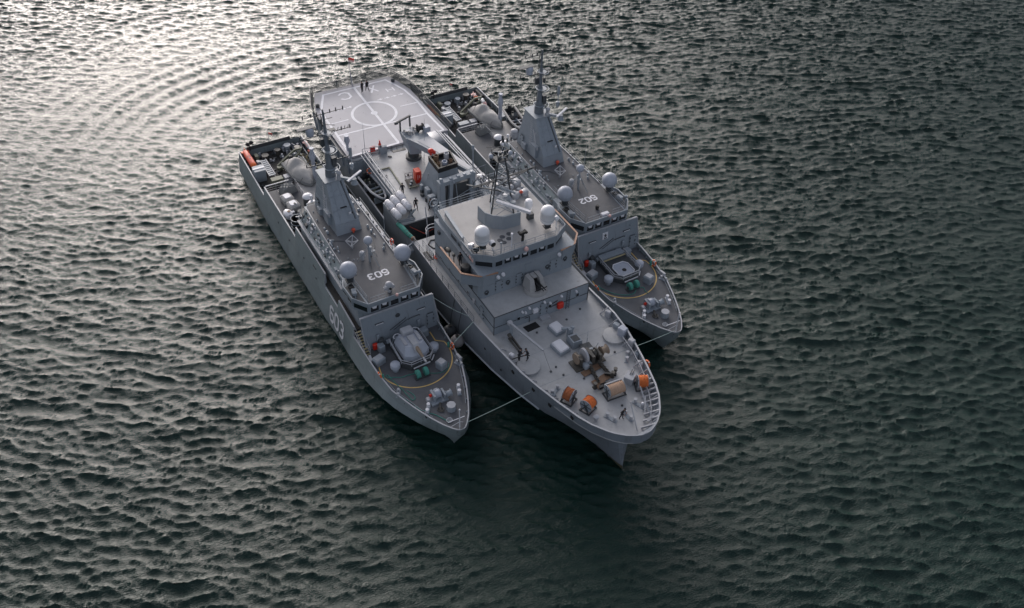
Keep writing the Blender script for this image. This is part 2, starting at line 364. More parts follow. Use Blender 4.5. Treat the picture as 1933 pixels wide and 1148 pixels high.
# ---------------------------------------------------------------- ship hulls
def half_at(tab, y): return lerp_tab(tab, y)
def hull_mesh(levels, ys, y_common, thick, deck_z, mats, ship, cap_w=0.14):
    """Shell from keel to bulwark top. levels: [(half-breadth table, z table or number, stem y)] from bottom to top."""
    y0c = ys[0]; secs = []; caps = []
    for c in ys:
        half = []
        for tab, zt, y0 in levels:
            y = c if c >= y_common else y0 + (y_common - y0) * (c - y0c) / (y_common - y0c)
            z = zt if not isinstance(zt, list) else lerp_tab(zt, y)[0]
            half.append((max(lerp_tab(tab, y)[0], 0.0), y, z))
        hx, y, z = half[-1]
        dy = thick if c < y0c + 1.2 else 0
        inner = (max(hx - thick, 0), y + dy * max(0, 1 - hx), z); floor = (max(hx - thick, 0), y + dy * max(0, 1 - hx), deck_z(y))
        half += [inner, floor]
        secs.append([(-a, b, d) for a, b, d in half[::-1]] + [(a, b, d) for a, b, d in half])
        caps.append((hx, y, z))
    m = MB(); nl = len(levels)
    m.loft(secs, smooth=True)
    e = secs[-1]; L = e[2:-2]
    m.add(L, [list(range(len(L)))], False)
    hull = m.o('hull', mats[0], ship)
    k = MB()
    for s in (-1, 1):
        k.loft([[(s * (a + 0.015), y, z - 0.05), (s * (a + 0.015), y, z + 0.03), (s * max(a - cap_w, -0.02), y, z + 0.03), (s * max(a - cap_w, -0.02), y, z - 0.05)] for a, y, z in caps], closed=True, smooth=False)
    k.o('cap_rail', mats[1], hull)
    return hull
def deck_poly(tab, z, y0, y1, inset, name, m, ship, ys=None):
    ys = ys or [y0 + (y1 - y0) * i / 24 for i in range(25)]
    P = [(lerp_tab(tab, y)[0] - inset, y) for y in ys]
    P = [(max(a, 0.02), y) for a, y in P]
    b = MB(); b.prism([(a, y) for a, y in P] + [(-a, y) for a, y in P[::-1]], z - 0.12, z)
    return b.o(name, m, ship)
# ---------------------------------------------------------------- minehunters (58 m): x to port, y aft, z up
K_WL = [(0, 0), (2, .35), (5, 1.05), (8, 2.0), (12, 3.3), (16, 4.25), (22, 4.9), (45, 5.0), (55.5, 4.6)]
K_KN = [(-1.55, 0), (-1.5, .45), (-1.1, 1.0), (-.5, 1.5), (.5, 2.15), (1.85, 3.0), (4.8, 4.35), (7, 4.87), (8.5, 5.03), (11, 5.15), (45, 5.15), (55.5, 4.95)]
K_KZ = [(-1.55, 2.9), (5.5, 2.9), (8, 2.5), (11, 1.7), (15, 1.3), (55.5, 1.3)]
K_TOP = [(-1.95, 0), (-1.9, .28), (-1.75, .52), (-1.4, .85), (-.5, 1.48), (.2, 1.85), (1, 2.25), (2.4, 2.86), (3.4, 3.25), (6, 4.12), (9, 4.5), (12, 4.63), (14.9, 4.64), (15, 4.45), (19.4, 4.41), (19.5, 4.56), (23.4, 4.56), (23.5, 4.3), (33, 4.3), (33.1, 4.5), (44.5, 4.52), (44.6, 4.71), (55.5, 4.55)]
K_TZ = [(-1.95, 4.42), (3, 4.38), (7, 4.45), (12, 4.75), (14.9, 4.75), (15, 6.0), (19.4, 6.3), (19.5, 5.2), (23.4, 5.2), (23.5, 7.0), (33, 7.0), (33.1, 5.5), (44.5, 5.5), (44.6, 4.2), (55.5, 4.2)]
def radome(ship, x, y, z, r, mname, squat=False):
    d = MB(); d.lathe([(r * .34, -r * .02), (r * .62, 0), (r * .86, r * .16), (r, r * .62), (r * 1.0, r * .8)] + [(r * math.cos(a), r * .8 + r * math.sin(a)) for a in [R(t) for t in (15, 30, 45, 60, 75, 89.5)]], (x, y, z), 24)
    o = d.o('radome', mname, ship)
    p = MB(); p.cyl((x, y, z - .75), r * .32, .78, 12); p.box((x, y, z - .8), (r * .9, r * .9, .1)); p.box((x + r * .36, y, z - .7), (.22, .4, .5))
    for k in range(6): p.box((x + r * .3 * math.cos(k), y + r * .3 * math.sin(k), z - .65), (.09, .09, .5), rz=k)
    p.o('pedestal', 'dark_grey', o)
    b = MB(); b.torus((x, y, z + r * .62), r * 1.004, .02, 24, 4); b.o('seam', 'fit_grey', o)
    return o
def bollards(ship, x, y, z, rz=0, r=.17, h=.5, gap=.75, m='pale_grey'):
    b = MB(); b.box((x, y, z), (gap + .55, .42, .07), rz); o = b.o('bollard_pair', 'fit_grey', ship)
    for s in (-1, 1):
        p = MB(); px, py = x + s * gap / 2 * math.cos(rz), y + s * gap / 2 * math.sin(rz)
        p.lathe([(r * .9, 0), (r * .85, h * .8), (r * 1.15, h * .86), (r * 1.1, h)], (px, py, z + .07), 12); p.o('post', m, o)
    return o
def window(parent, a, b, zlo, zhi, lean=0.0, frame='fit_grey', visor=False):
    """Framed window between plan points a and b; lean pushes the top outward."""
    a, b = Vector((*a, 0)), Vector((*b, 0)); t = (b - a).normalized(); n = Vector((t.y, -t.x, 0)); w_ = (b - a).length
    def P(u, h, d): q = a + t * u + n * (d + lean * h); return (q.x, q.y, zlo + h)
    H = zhi - zlo; g = MB()
    g.add([P(u, h, .03) for u, h in ((.05, .05), (w_ - .05, .05), (w_ - .05, H - .05), (.05, H - .05))] + [P(u, h, -.02) for u, h in ((.05, .05), (w_ - .05, .05), (w_ - .05, H - .05), (.05, H - .05))], [(0, 1, 2, 3), (4, 7, 6, 5), (0, 4, 5, 1), (1, 5, 6, 2), (2, 6, 7, 3), (3, 7, 4, 0)])
    o = g.o('window', 'glass', parent); f = MB()
    for (u0, h0, u1, h1) in ((0, 0, w_, .06), (0, H - .06, w_, H), (0, .06, .06, H - .06), (w_ - .06, .06, w_, H - .06)):
        f.add([P(u, h, d) for d in (.06, -.02) for u, h in ((u0, h0), (u1, h0), (u1, h1), (u0, h1))], [(0, 1, 2, 3), (4, 7, 6, 5), (0, 4, 5, 1), (1, 5, 6, 2), (2, 6, 7, 3), (3, 7, 4, 0)])
    f.o('frame', frame, o)
    if visor:
        v = MB(); v.add([P(w_ * .2, H * .95, .07), P(w_ * .75, H * .95, .07), P(w_ * .68, H * .52, .05), P(w_ * .3, H * .6, .05)] + [P(w_ * .2, H * .95, .045), P(w_ * .75, H * .95, .045), P(w_ * .68, H * .52, .035), P(w_ * .3, H * .6, .035)], [(0, 1, 2, 3), (4, 7, 6, 5), (0, 4, 5, 1), (1, 5, 6, 2), (2, 6, 7, 3), (3, 7, 4, 0)])
        v.o('sun_screen', 'white', o)
    return o
def door(parent, c, w_, h, n, m='fit_grey'):
    """Watertight door; c is the bottom centre on the wall, n the outward direction in plan."""
    c = Vector(c); n = Vector((*n, 0)).normalized(); t = Vector((-n.y, n.x, 0)); rz = math.atan2(t.y, t.x)
    b = MB(); b.rbox(c + n * .02, (w_, .10, h), rz, .05); o = b.o('door', m, parent)
    k = MB(); k.tube([c + n * .1 + t * (w_ * .32) + Vector((0, 0, h * .45)), c + n * .1 + t * (w_ * .32) + Vector((0, 0, h * .62))], .03, 4)
    for z in (.2, .5, .8):
        for s in (-1, 1): k.box(c + n * .06 + t * (s * w_ * .46) + Vector((0, 0, h * z)), (.08, .09, .14), rz)
    stuff(k.o('handle', 'dark_grey', o)); return o

def kormoran(num, F, gun):
    S = empty('warship', F.w(0, 0, 0), F.a)
    ys = sorted(set([-1.95, -1.9, -1.75, -1.4, -1, -.5, .2, 1, 2, 3, 4, 5, 6, 7, 8, 9, 10, 11, 12, 13.5, 14.9, 15, 17, 19.4, 19.5, 21.5, 23.4, 23.5, 26, 29, 33, 33.1, 36, 40, 44.5, 44.6, 48, 52, 55.5]))
    lv = [(K_WL, -1.3, .4), (K_WL, 0.0, 0), (K_KN, K_KZ, -1.55), (K_TOP, K_TZ, -1.95)]
    def dz(y): return 4.0 if y < 15 else (5.5 if y < 33 else (4.4 if y < 44.55 else 3.1))
    hull = hull_mesh(lv, ys, 6, .10, dz, ('hull_grey', 'pale_grey'), S)
    deck_poly(K_TOP, 4.1, -1.75, 15, .06, 'foredeck', 'deck_brown', S, [-1.75, -1.6, -1.4, -1, -.5, .2, 1, 2, 3, 4.5, 6, 7.5, 9, 10.5, 12, 13.5, 15])
    for s in (-1, 1): MB().box((s * 3.95, 24, 5.48), (.95, 18.2, .12)).o('side_passage_deck', 'deck_dark', S)
    deck_poly(K_TOP, 4.5, 33, 44.6, .08, 'boat_deck', 'deck_brown', S)
    MB().box((1.7, 42.5, 4.5), (3.6, 4.6, .02)).o('deck_mat', 'deck_beige', S)
    deck_poly(K_TOP, 3.2, 44.5, 55.4, .08, 'work_deck', 'deck_dark', S)
    k = MB()
    for i in range(-3, 4): k.box((i * 1.25, 50, 3.2), (.05, 10.4, .03))
    for j in range(5): k.box((0, 46 + j * 2.1, 3.2), (8.6, .05, .025))
    stuff(k.o('deck_joint', 'dark_grey', S))
    MB().box((0, 44.62, 3.1), (8.9, .1, 1.35)).o('deck_break', 'dark_grey', S)
    # frames inside the bulwark
    b = MB()
    for y in (0, 1.5, 3, 4.5, 6, 7.5, 9, 10.5, 12):
        for s in (-1, 1): b.box((s * (lerp_tab(K_TOP, y)[0] - .22), y, 4.1), (.2, .06, .25), taper=(.5, 1))
    for y in (46, 47.5, 49, 50.5, 52, 53.5, 55):
        for s in (-1, 1): b.box((s * (lerp_tab(K_TOP, y)[0] - .22), y, 3.2), (.22, .07, .9), taper=(.6, 1))
    stuff(b.o('bulwark_stay', 'fit_grey', S))
    b = MB()
    for y, z in ((1.4, 4.15), (4.2, 4.0), (7.5, 3.8), (9.6, 3.6), (12, 3.4)):
        for s in (-1, 1): x = lerp_tab(K_TOP, y)[0]; b.box((s * (x + .03), y, z), (.12, .3, .14))
    stuff(b.o('scupper', 'black', S))
    b = MB()
    for y, z in ((26, 4.4), (30, 4.5), (35, 3.6), (39, 3.6), (18, 4.2)): b.box((-(5.15 - .15 * (z - 1.3)) - .02, y, z), (.05, .14, .22))
    b.box((-4.50, 26.6, 5.6), (.07, .9, .22)); stuff(b.o('hull_fitting', 'dark_grey', S))
    # pendant number on the starboard and port bows
    for s in (-1, 1):
        nn = MB()
        for i, ch in enumerate(num):
            y = 21.4 - i * 1.42 if s < 0 else 17.0 + i * 1.68
            nx = .15; base = Vector((s * (5.15 - .15 * (2.1 - 1.3) + .02), y, 2.1))
            glyph(nn, ch, base, (0, -.50 if s < 0 else .50, 0), (-s * nx * .66, 0, .66), .62, .03)
        nn.o('hull_number', 'white', S)
    # deckhouse, bridge, roof
    H0 = [(-3, 13.95), (3, 13.95), (3.75, 15.2), (3.75, 33), (-3.75, 33), (-3.75, 15.2)]
    H1 = [(-3, 13.95), (3, 13.95), (3.72, 15.2), (3.72, 32.6), (-3.72, 32.6), (-3.72, 15.2)]
    MB().prism(H0, 4.1, 8.3, H1).o('deckhouse', 'house_grey', S)
    b = MB(); W0 = [(-4.0, 12.8), (4.8, 12.8), (4.8, 12.95), (-4.0, 12.95)]; W1 = [(-4.22, 13.3), (4.28, 13.3), (4.28, 13.45), (-4.22, 13.45)]
    wall = b.prism(W0, 4.1, 8.5, W1).o('front_wall', 'house_grey', S)
    b = MB(); b.prism([(-4.24, 13.28), (4.3, 13.28), (4.3, 13.5), (-4.24, 13.5)], 8.5, 8.58); b.bar((-4.02, 12.79, 4.1), (-4.25, 13.28, 8.55), .1, .1); b.bar((4.82, 12.79, 4.1), (4.31, 13.28, 8.55), .1, .1)
    stuff(b.o('edge_trim', 'pale_grey', wall))
    BR = [(-2.95, 13.72), (2.95, 13.72), (4.1, 15.4), (4.1, 18.2), (3.72, 18.8), (3.72, 20), (-3.72, 20), (-3.72, 18.8), (-4.1, 18.2), (-4.1, 15.4)]
    br = MB().prism(BR, 8.3, 9.42).o('bridge', 'house_grey', S)
    for i in range(5):
        x0 = -2.9 + i * 1.16; window(br, (x0 + .06, 13.72), (x0 + 1.1, 13.72), 8.56, 9.38, 0, visor=(i != 2))
    window(br, (-4.05, 15.33), (-3.02, 13.82), 8.56, 9.38, 0); window(br, (3.02, 13.82), (4.05, 15.33), 8.56, 9.38, 0)
    for s in (-1, 1):
        for k in range(2):
            a, c2 = (s * 4.1, 15.55 + k * 1.3), (s * 4.1, 16.75 + k * 1.3)
            window(br, *((c2, a) if s < 0 else (a, c2)), 8.62, 9.34, .06)
    RF = [(-3.0, 13.68), (3.0, 13.68), (4.2, 15.38), (4.3, 17.6), (4.0, 18.6), (3.0, 20), (2.9, 33), (-2.9, 33), (-3.0, 20), (-4.0, 18.6), (-4.3, 17.6), (-4.2, 15.38)]
    roof = MB().prism(RF, 9.40, 9.60).o('roof', 'house_grey', S)
    RD = [(-2.75, 14.05), (2.75, 14.05), (2.95, 17.5), (3.1, 21), (2.9, 26), (2.6, 32.9), (-2.6, 32.9), (-2.9, 26), (-3.1, 21), (-2.95, 17.5)]
    MB().prism(RD, 9.601, 9.65).o('roof_deck', 'deck_brown', S)
    b = MB()
    for s in (-1, 1):
        b.loft([[(s * x, y, 9.58), (s * x, y, z), (s * (x - .12), y, z), (s * (x - .12), y, 9.58)] for x, y, z in ((2.9, 13.70, 9.9), (3.0, 13.68, 9.9), (4.19, 15.38, 9.9), (4.29, 17.6, 9.9), (3.95, 18.6, 9.85))], closed=True, smooth=False)
    b.box((0, 13.74, 9.58), (5.8, .12, .32)); par = b.o('roof_parapet', 'fit_grey', S)
    b = MB()
    for x in (-2.1, -1.35, -.6, .9, 1.7, 2.4): MB().box((x, 13.85, 9.66), (.66, .24, .05)).o('front_step', 'white', S)
    # sloping side galleries with their gear
    for s in (-1, 1):
        b = MB(); A = [(3.80, 8.25), (3.0, 9.62), (2.85, 9.62), (2.85, 8.25)]
        b.loft([[(s * x, y, z) for x, z in A] for y in (18.9, 32.4)], closed=True, smooth=False)
        ga = b.o('side_gallery', 'hull_grey', S)
        c = MB(); c.bar((s * 3.92, 18.9, 8.22), (s * 3.92, 32.6, 8.22), .3, .08); c.o('gallery_edge', 'pale_grey', ga)
        c = MB(); c.bar((s * 3.02, 20, 9.72), (s * 2.85, 32.4, 9.72), .08, .16); c.o('coaming', 'pale_grey', ga)
        rg = random.Random(5 + s)
        for y in (20.3, 21.6, 23.4, 24.6, 26.8, 29.2, 30.6):
            t = rg.random(); x, z = s * (3.7 - .45 * t), 8.5 + .55 * t
            c = MB(); kind = rg.randint(0, 2)
            if kind == 0: c.rbox((x, y, z - .15), (.35, .6, .45), 0, .04); c.o('locker', rg.choice(('fit_grey', 'pale_grey', 'dark_grey')), ga)
            elif kind == 1: c.cyl((x, y - .35, z + .1), .12, .7, 10, 'Y'); c.o('cylinder', rg.choice(('white', 'fit_grey')), ga)
            else: c.lathe([(.1, 0), (.1, .35), (.2, .4), (.2, .5)], (x, y, z), 10); c.o('vent', 'fit_grey', ga)
        for mm, cnt in (('white', 16), ('dark_grey', 20), ('pale_grey', 14)):
            c = MB()
            for i in range(cnt):
                t = rg.random(); yy = rg.uniform(19.2, 32.2); c.rbox((s * (3.72 - .62 * t), yy, 8.3 + 1.15 * t), (rg.uniform(.08, .22), rg.uniform(.1, .5), rg.uniform(.12, .4)), 0, .02)
            stuff(c.o('small_fitting', mm, ga))
        c = MB(); rail(c, [(s * 3.95, 19, 8.25), (s * 3.95, 32.5, 8.25)], .75, 1.9, 2, .018); stuff(c.o('railing', 'fit_grey', ga))
        c = MB()
        for i in range(5):
            pts = [(s * (3.5 - .12 * i), 20 + j * 2.2 + rg.uniform(-.3, .3), 8.62 + .2 * i + .03 * rg.random()) for j in range(6)]
            c.tube(pts, .03, 4)
        stuff(c.o('cable_run', 'dark_grey', ga))
    b = MB()
    for i in range(4): b.tube([(4.0 + .1 * i, 19.5, 7.2 + .06 * i), (4.02 + .1 * i, 32.5, 7.2 + .06 * i)], .04, 4)
    for i in range(16): b.rbox((rnd.uniform(3.85, 4.4), 19.6 + .8 * i, 6.9), (.2, rnd.uniform(.15, .5), rnd.uniform(.2, .7)), 0, .02)
    stuff(b.o('side_pipe', 'pale_grey', S))
    # well with gear in each forward corner of the roof
    for s in (-1, 1):
        b = MB(); b.prism([(s * 3.0, 14.2), (s * 4.2, 15.6), (s * 4.25, 17.5), (s * 3.15, 17.9)], 9.603, 9.63); b.o('corner_deck', 'dark_grey', S)
        b = MB(); b.rbox((s * 3.55, 16.2, 9.63), (.5, .8, .45), .2 * s); b.o('locker', 'fit_grey', S)
        b = MB(); b.lathe([(.07, 0), (.07, .7), (.16, .7), (.22, .95), (.1, 1.05)], (s * 3.75, 15.3, 9.63), 10); b.o('searchlight', 'fit_grey', S)
        b = MB(); b.torus((s * 3.5, 17.2, 9.75), .28, .06, 14, 5); b.torus((s * 3.5, 17.2, 9.86), .25, .05, 14, 5); b.o('hose_coil', 'rubber', S)
        b = MB(); rail(b, [(s * 2.85, 14.2, 9.65), (s * 3.02, 17.4, 9.65), (s * 3.12, 21, 9.65)], .95, 1.1, 3, .02); stuff(b.o('railing', 'fit_grey', S))
    b = MB(); rail(b, [(-2.6, 13.95, 9.65), (-.9, 13.95, 9.65)], .8, .8, 2, .018); rail(b, [(.9, 13.95, 9.65), (2.6, 13.95, 9.65)], .8, .8, 2, .018); stuff(b.o('railing', 'fit_grey', S))
    radome(S, -3.24, 18.2, 10.62, .93, 'radome_grey'); radome(S, 3.1, 18.1, 10.62, .93, 'radome_grey')
    # roof gear
    b = MB(); b.ball((0, 20.15, 12.75), .50, 18); o = b.o('satellite_dome', 'radome_grey', S)
    b = MB(); b.cyl((0, 20.15, 9.65), .1, 2.7, 8)
    for a in (R(30), R(150)): b.tube([(0, 20.15, 11.9), (1.3 * math.cos(a), 20.15 + 1.3 * math.sin(a), 9.65)], .035, 5)
    b.tube([(0, 20.15, 11.9), (.6, 18.9, 9.65)], .035, 5); b.o('tripod', 'fit_grey', o)
    b = MB(); b.lathe([(.2, 0), (.2, .5), (.34, .55), (.34, .9), (.26, 1.1), (.02, 1.2)], (-.55, 20.9, 9.65), 14); b.o('signal_lamp', 'pale_grey', S)
    b = MB(); b.lathe([(.1, 0), (.1, 1.1), (.18, 1.15), (.18, 1.3)], (.55, 21.1, 9.65), 10); b.box((.75, 21.1, 10.2), (.6, .3, .06)); b.o('antenna', 'fit_grey', S)
    b = MB(); c0 = Vector((-.75, 23.3, 9.65)); b.cyl(c0, .12, .8, 8); top = c0 + Vector((0, 0, .8)); ring = []
    for i in range(6): a = i * math.pi / 3; q = top + Vector((.75 * math.cos(a), .75 * math.sin(a), .45 * (i % 2))); ring.append(q); b.bar(top, q, .09, .07)
    for i in range(6): b.bar(ring[i], ring[(i + 1) % 6], .07, .07)
    b.o('loop_antenna', 'pale_grey', S)
    # optical sight at the front of the roof (603 only shows it complete)
    if gun:
        b = MB(); b.cyl((-.1, 14.75, 9.65), .22, .5, 12); b.ball((-.1, 14.75, 10.6), .42, 14); b.lathe([(.2, 0), (.2, .35)], (-.45, 14.45, 10.5), 12, 'Y'); b.lathe([(.2, 0), (.2, .35)], (.25, 14.45, 10.5), 12, 'Y'); b.box((-.1, 14.75, 10.1), (1.2, .35, .3)); b.o('optical_sight', 'pale_grey', S)
        b = MB(); b.lathe([(.14, 0), (.16, .2)], (-.1, 14.3, 10.35), 12, 'Y'); b.o('lens', 'black', S)
    else:
        b = MB(); b.rbox((.1, 14.3, 9.66), (1.0, .5, .35)); b.o('sight_mount', 'white', S)
        b = MB(); b.lathe([(.2, 0), (.24, .4), (.2, .55)], (-.1, 15.7, 9.65), 12); b.o('vent', 'black', S)
    b = MB(); b.lathe([(.05, 0), (.16, .02), (.19, .12), (.12, .28), (.02, .3)], (.25, 13.5, 9.9), 12); b.o('lamp_dome', 'pink_white', S)
    b = MB(); rg = random.Random(21)
    for i in range(26): y = rg.uniform(20, 32); sd = rg.choice((-1, 1)); b.rbox((sd * rg.uniform(2.2, 2.75), y, 9.65), (rg.uniform(.1, .3), rg.uniform(.1, .4), rg.uniform(.1, .45)), 0, .02)
    for i in range(8): b.cyl((rg.uniform(-2.2, 2.2), rg.uniform(14.5, 24), 9.65), .06, .14, 7)
    stuff(b.o('roof_fitting', 'fit_grey', S))
    b = MB(); b.tube([(-2.3, 25.5, 9.68), (-1.2, 24.8, 9.68), (-.6, 23.5, 9.68)], .025, 4); b.tube([(.2, 20.6, 9.68), (1.6, 22.4, 9.68), (2.4, 25.4, 9.68)], .025, 4); b.tube([(-.1, 19.6, 9.68), (-.4, 18.8, 9.68)], .02, 4); stuff(b.o('deck_cable', 'dark_grey', S))
    # painted number on the roof, read from forward
    nn = MB()
    for i, ch in enumerate(num): glyph(nn, ch, (-.05 + 1.12 - i * .82, 18.25, 9.655), (-.285, 0, 0), (0, -.29, 0), .66)
    nn.o('roof_number', 'mark_white', S)
    # mast block
    M0 = [(-1.5, 25.95), (1.5, 25.95), (1.65, 32.6), (-1.65, 32.6)]; M1 = [(-1.42, 26.35), (1.42, 26.35), (1.55, 32.5), (-1.55, 32.5)]; M2 = [(-1.02, 29.2), (1.02, 29.2), (1.02, 31.9), (-1.02, 31.9)]
    mb = MB(); mb.prism(M0, 9.66, 10.9, M1); mb.prism(M1, 10.9, 14.85, M2); tw = mb.o('mast_tower', 'house_grey', S)
    def face(u, v): return (-1.42 + .40 * v + u * (2.84 - .80 * v), 26.35 + 2.85 * v - .03, 10.9 + 3.95 * v + .02)      # a point on the sloping front
    b = MB()
    for v in (.0, .33, .66, .98): b.tube([face(.02, v), face(.98, v)], .022, 4)
    for u in (.25, .62): b.tube([face(u, .02), face(u, .96)], .018, 4)
    for s in (-1, 1):
        for v in (.2, .55, .85): b.tube([(s * (1.44 - .41 * v), 26.6 + 2.8 * v, 10.95 + 3.9 * v), (s * (1.56 - .52 * v), 32.3 - .5 * v, 10.95 + 3.9 * v)], .022, 4)
    stuff(b.o('weld_seam', 'fit_grey', tw))
    b = MB()
    for i in range(13): v = .04 + i * .072; b.tube([(-(1.50 - .40 * v), 29.2 + .6 * v, 10.9 + 3.95 * v), (-(1.50 - .40 * v), 29.75 + .6 * v, 10.9 + 3.95 * v)], .028, 4)
    stuff(b.o('ladder_rung', 'pale_grey', tw))
    b = MB(); b.bar((-1.62, 28.0, 11.9), (-1.50, 28.6, 13.0), .09, .12); b.bar((-1.50, 28.6, 13.0), (-1.45, 28.3, 13.5), .08, .1); b.bar((-1.50, 28.6, 13.0), (-1.42, 29.1, 13.5), .08, .1); b.box((-1.66, 27.6, 11.4), (.2, .35, .35)); b.o('folded_bracket', 'pale_grey', tw)
    b = MB(); b.tube([face(.86, .02), face(.84, .5), face(.8, .97)], .035, 4); b.tube([face(.9, .02), face(.88, .5), face(.84, .97)], .025, 4); stuff(b.o('cable_run', 'dark_grey', tw))
    b = MB(); b.rbox((1.7, 27.6, 10.1), (.3, .5, .5), 0, .04); b.rbox((1.66, 28.6, 11.3), (.25, .4, .4), 0, .04); b.rbox((1.75, 30.2, 10.3), (.35, .8, .7), 0, .04); b.rbox((-1.72, 30.6, 9.9), (.4, .9, .8), 0, .04); stuff(b.o('tower_box', 'fit_grey', tw))
    door(tw, (-1.6, 31.4, 9.72), .75, 1.7, (-1, 0), 'fit_grey')
    b = MB(); b.prism([(-1.2, 29.05), (1.2, 29.05), (1.2, 32.05), (-1.2, 32.05)], 14.85, 14.97); b.o('mast_platform', 'fit_grey', tw)
    b = MB()
    for x, yb, z in ((.1, 27.35, 12.3), (.75, 26.85, 11.6)):
        b.box((x, yb, z), (.75 if x < .5 else .4, .12, .1))
    stuff(b.o('tower_lamp', 'black', tw))
    b = MB(); b.box((.55, 26.62, 11.75), (.3, .1, .22)); b.o('lamp_glass', 'white', tw)
    b = MB(); b.ball((.42, 25.75, 10.05), .24, 12); b.cyl((.42, 25.78, 9.66), .1, .3, 8); b.o('alarm_beacon', 'red_faded', S)
    b = MB(); b.box((-1.62, 28.2, 10.2), (.5, 1.2, 1.6)); b.o('side_locker', 'house_grey', tw)
    px, py = 0, 30.3
    b = MB(); b.lathe([(.62, 0), (.55, 1.3), (.36, 1.6), (.30, 3.6), (.24, 3.7), (.20, 6.0), (.12, 6.2), (.10, 8.6)], (px, py, 14.97), 12); pole = b.o('pole_mast', 'mast_grey', S)
    b = MB()
    for z, r, n in ((16.1, .95, 18), (18.4, .85, 18), (20.7, .7, 16)):
        b.torus((px + .15, py - .2, z), r, .06, n, 5, a0=R(-110), a1=R(150)); b.lathe([(.25, 0), (r * .8, .04)], (px + .1, py - .1, z - .05), 12)
        for a in (R(-80), R(0), R(80)): b.tube([(px, py, z - .7), (px + .15 + r * math.cos(a), py - .2 + r * math.sin(a), z)], .04, 4)
    stuff(b.o('platform', 'fit_grey', pole))
    b = MB()
    for z, l, r_, dy in ((16.8, 2.6, .07, 0), (20.5, 2.9, .06, 0), (23.0, 2.3, .05, 0)):
        b.tube([(-l, py + dy, z), (l, py + dy, z + .05)], r_, 5)
        for x in (-l, -l * .6, -l * .3, l * .35, l * .65, l): b.cyl((x, py, z - .05), .07, .45, 6)
    b.tube([(px, py, 23.2), (px - .3, py + .1, 23.9)], .03, 4); b.tube([(px, py, 22.3), (px + 1.0, py, 22.3)], .04, 4); b.tube([(px, py, 21.7), (px + 1.1, py - .2, 21.4)], .04, 4)
    stuff(b.o('yard', 'dark_grey', pole))
    b = MB(); b.lathe([(.1, 0), (.4, .1), (.46, .5), (.42, .9), (.3, 1.0), (.02, 1.02)], (-1.75, py - .1, 20.75), 14); b.o('drum_antenna', 'radome_grey', pole)
    b = MB(); b.tube([(2.45, 29.8, 15.4), (2.45, 29.8, 18.3)], .05, 5); b.lathe([(.12, 0), (.25, .25), (.25, .75), (.14, .8)], (2.45, 29.8, 15.3), 10); b.lathe([(.12, 0), (.2, .3), (.2, 1.1), (.12, 1.3)], (2.45, 29.8, 17.0), 10); b.o('stick_antenna', 'fit_grey', pole)
    b = MB(); b.box((-2.1, py, 21.75), (2.0, .5, .06)); b.box((.7, py - .3, 21.0), (.7, .5, .06)); b.box((.5, py - .2, 16.2), (.5, .5, 1.2)); b.box((-.4, py + .3, 18.9), (.4, .4, .9)); b.rbox((.3, py - .35, 19.3), (.3, .3, .6)); b.rbox((-.35, py - .1, 22.0), (.2, .2, .5)); stuff(b.o('mast_equipment', 'dark_grey', pole))
    b = MB()
    for k in range(3): b.tube([(.3 - .3 * k, py + .25, 15), (.2 - .2 * k, py + .25, 23)], .035, 4)
    b.tube([(.2, py, 20.6), (2.9, py + .1, 17.0)], .012, 3); b.tube([(-.2, py, 20.6), (-2.9, py + .1, 17.0)], .012, 3)
    for x in (1.4, 1.8, 2.2, 2.6): b.tube([(x, py, 20.5), (x + .05, py - .3, 21.1)], .03, 4)
    stuff(b.o('mast_cable', 'dark_grey', pole))
    b = MB(); b.bar((.5, 29.6, 15.0), (2.0, 28.3, 14.9), .3, .3); b.lathe([(.45, -.25), (.32, .0), (.28, .42)], (2.0, 28.2, 14.75), 8); sc_ = b.o('navigation_radar', 'fit_grey', S)
    b = MB(); b.bar((1.0, 27.6, 15.5), (3.1, 28.7, 15.6), .24, .16); b.o('scanner', 'white', sc_)
    b = MB(); b.cyl((.55, 29.1, 14.97), .22, .9, 8); b.ball((.55, 29.0, 15.9), .3, 12); b.o('camera_head', 'pale_grey', S)
    # whips and a stick beside the mast
    b = MB(); b.tube([(-3.6, 33.4, 8), (-3.3, 33.2, 9.2)], .05, 5); b.bar((-3.9, 33.5, 8.1), (-.5, 29.4, 10.4), .13, .13); b.o('boat_boom', 'pale_grey', S)
    for x, y, z, h in ((3.7, 24.5, 8.3, 3.9), (-3.7, 31.5, 8.3, 3.5), (3.6, 17.9, 9.6, 3.6)):
        b = MB(); b.tube([(x, y, z), (x + .05, y, z + h)], [.04, .012], 5); b.o('whip_antenna', 'fit_grey', S)
    # exhaust house, domes, tub, boat gear on the boat deck
    b = MB(); b.rbox((-1.15, 34.6, 4.5), (1.4, 2.3, 3.4), 0, .08); ex = b.o('exhaust_house', 'house_grey', S)
    b = MB(); b.rbox((-1.15, 34.6, 7.9), (1.2, 1.8, .08)); b.o('top_plate', 'dark_grey', ex)
    b = MB(); b.lathe([(.16, 0), (.16, .8), (.2, .85), (.14, 1.0)], (-.9, 36.3, 7.4), 10); b.o('whistle', 'white', ex)
    for x, y in ((-.35, 39.8), (-.3, 38.1)):
        b = MB(); b.lathe([(.62, 0), (.62, 1.15), (.68, 1.2)], (x, y, 4.5), 16); v = b.o('ventilator', 'dark_grey', S)
        b = MB(); b.ball((x, y, 5.68), .68, 16, .6, 0.0); b.o('cap', 'white', v)
    b = MB(); b.lathe([(.72, 0), (.74, 1.7), (.66, 1.7), (.64, .25)], (-3.25, 35.6, 4.5), 20); tub = b.o('cable_tub', 'black', S)
    b = MB()
    for z in (.55, 1.1, 1.72): b.torus((-3.25, 35.6, 4.5 + z), .77, .045, 20, 5)
    stuff(b.o('hoop', 'fit_grey', tub))
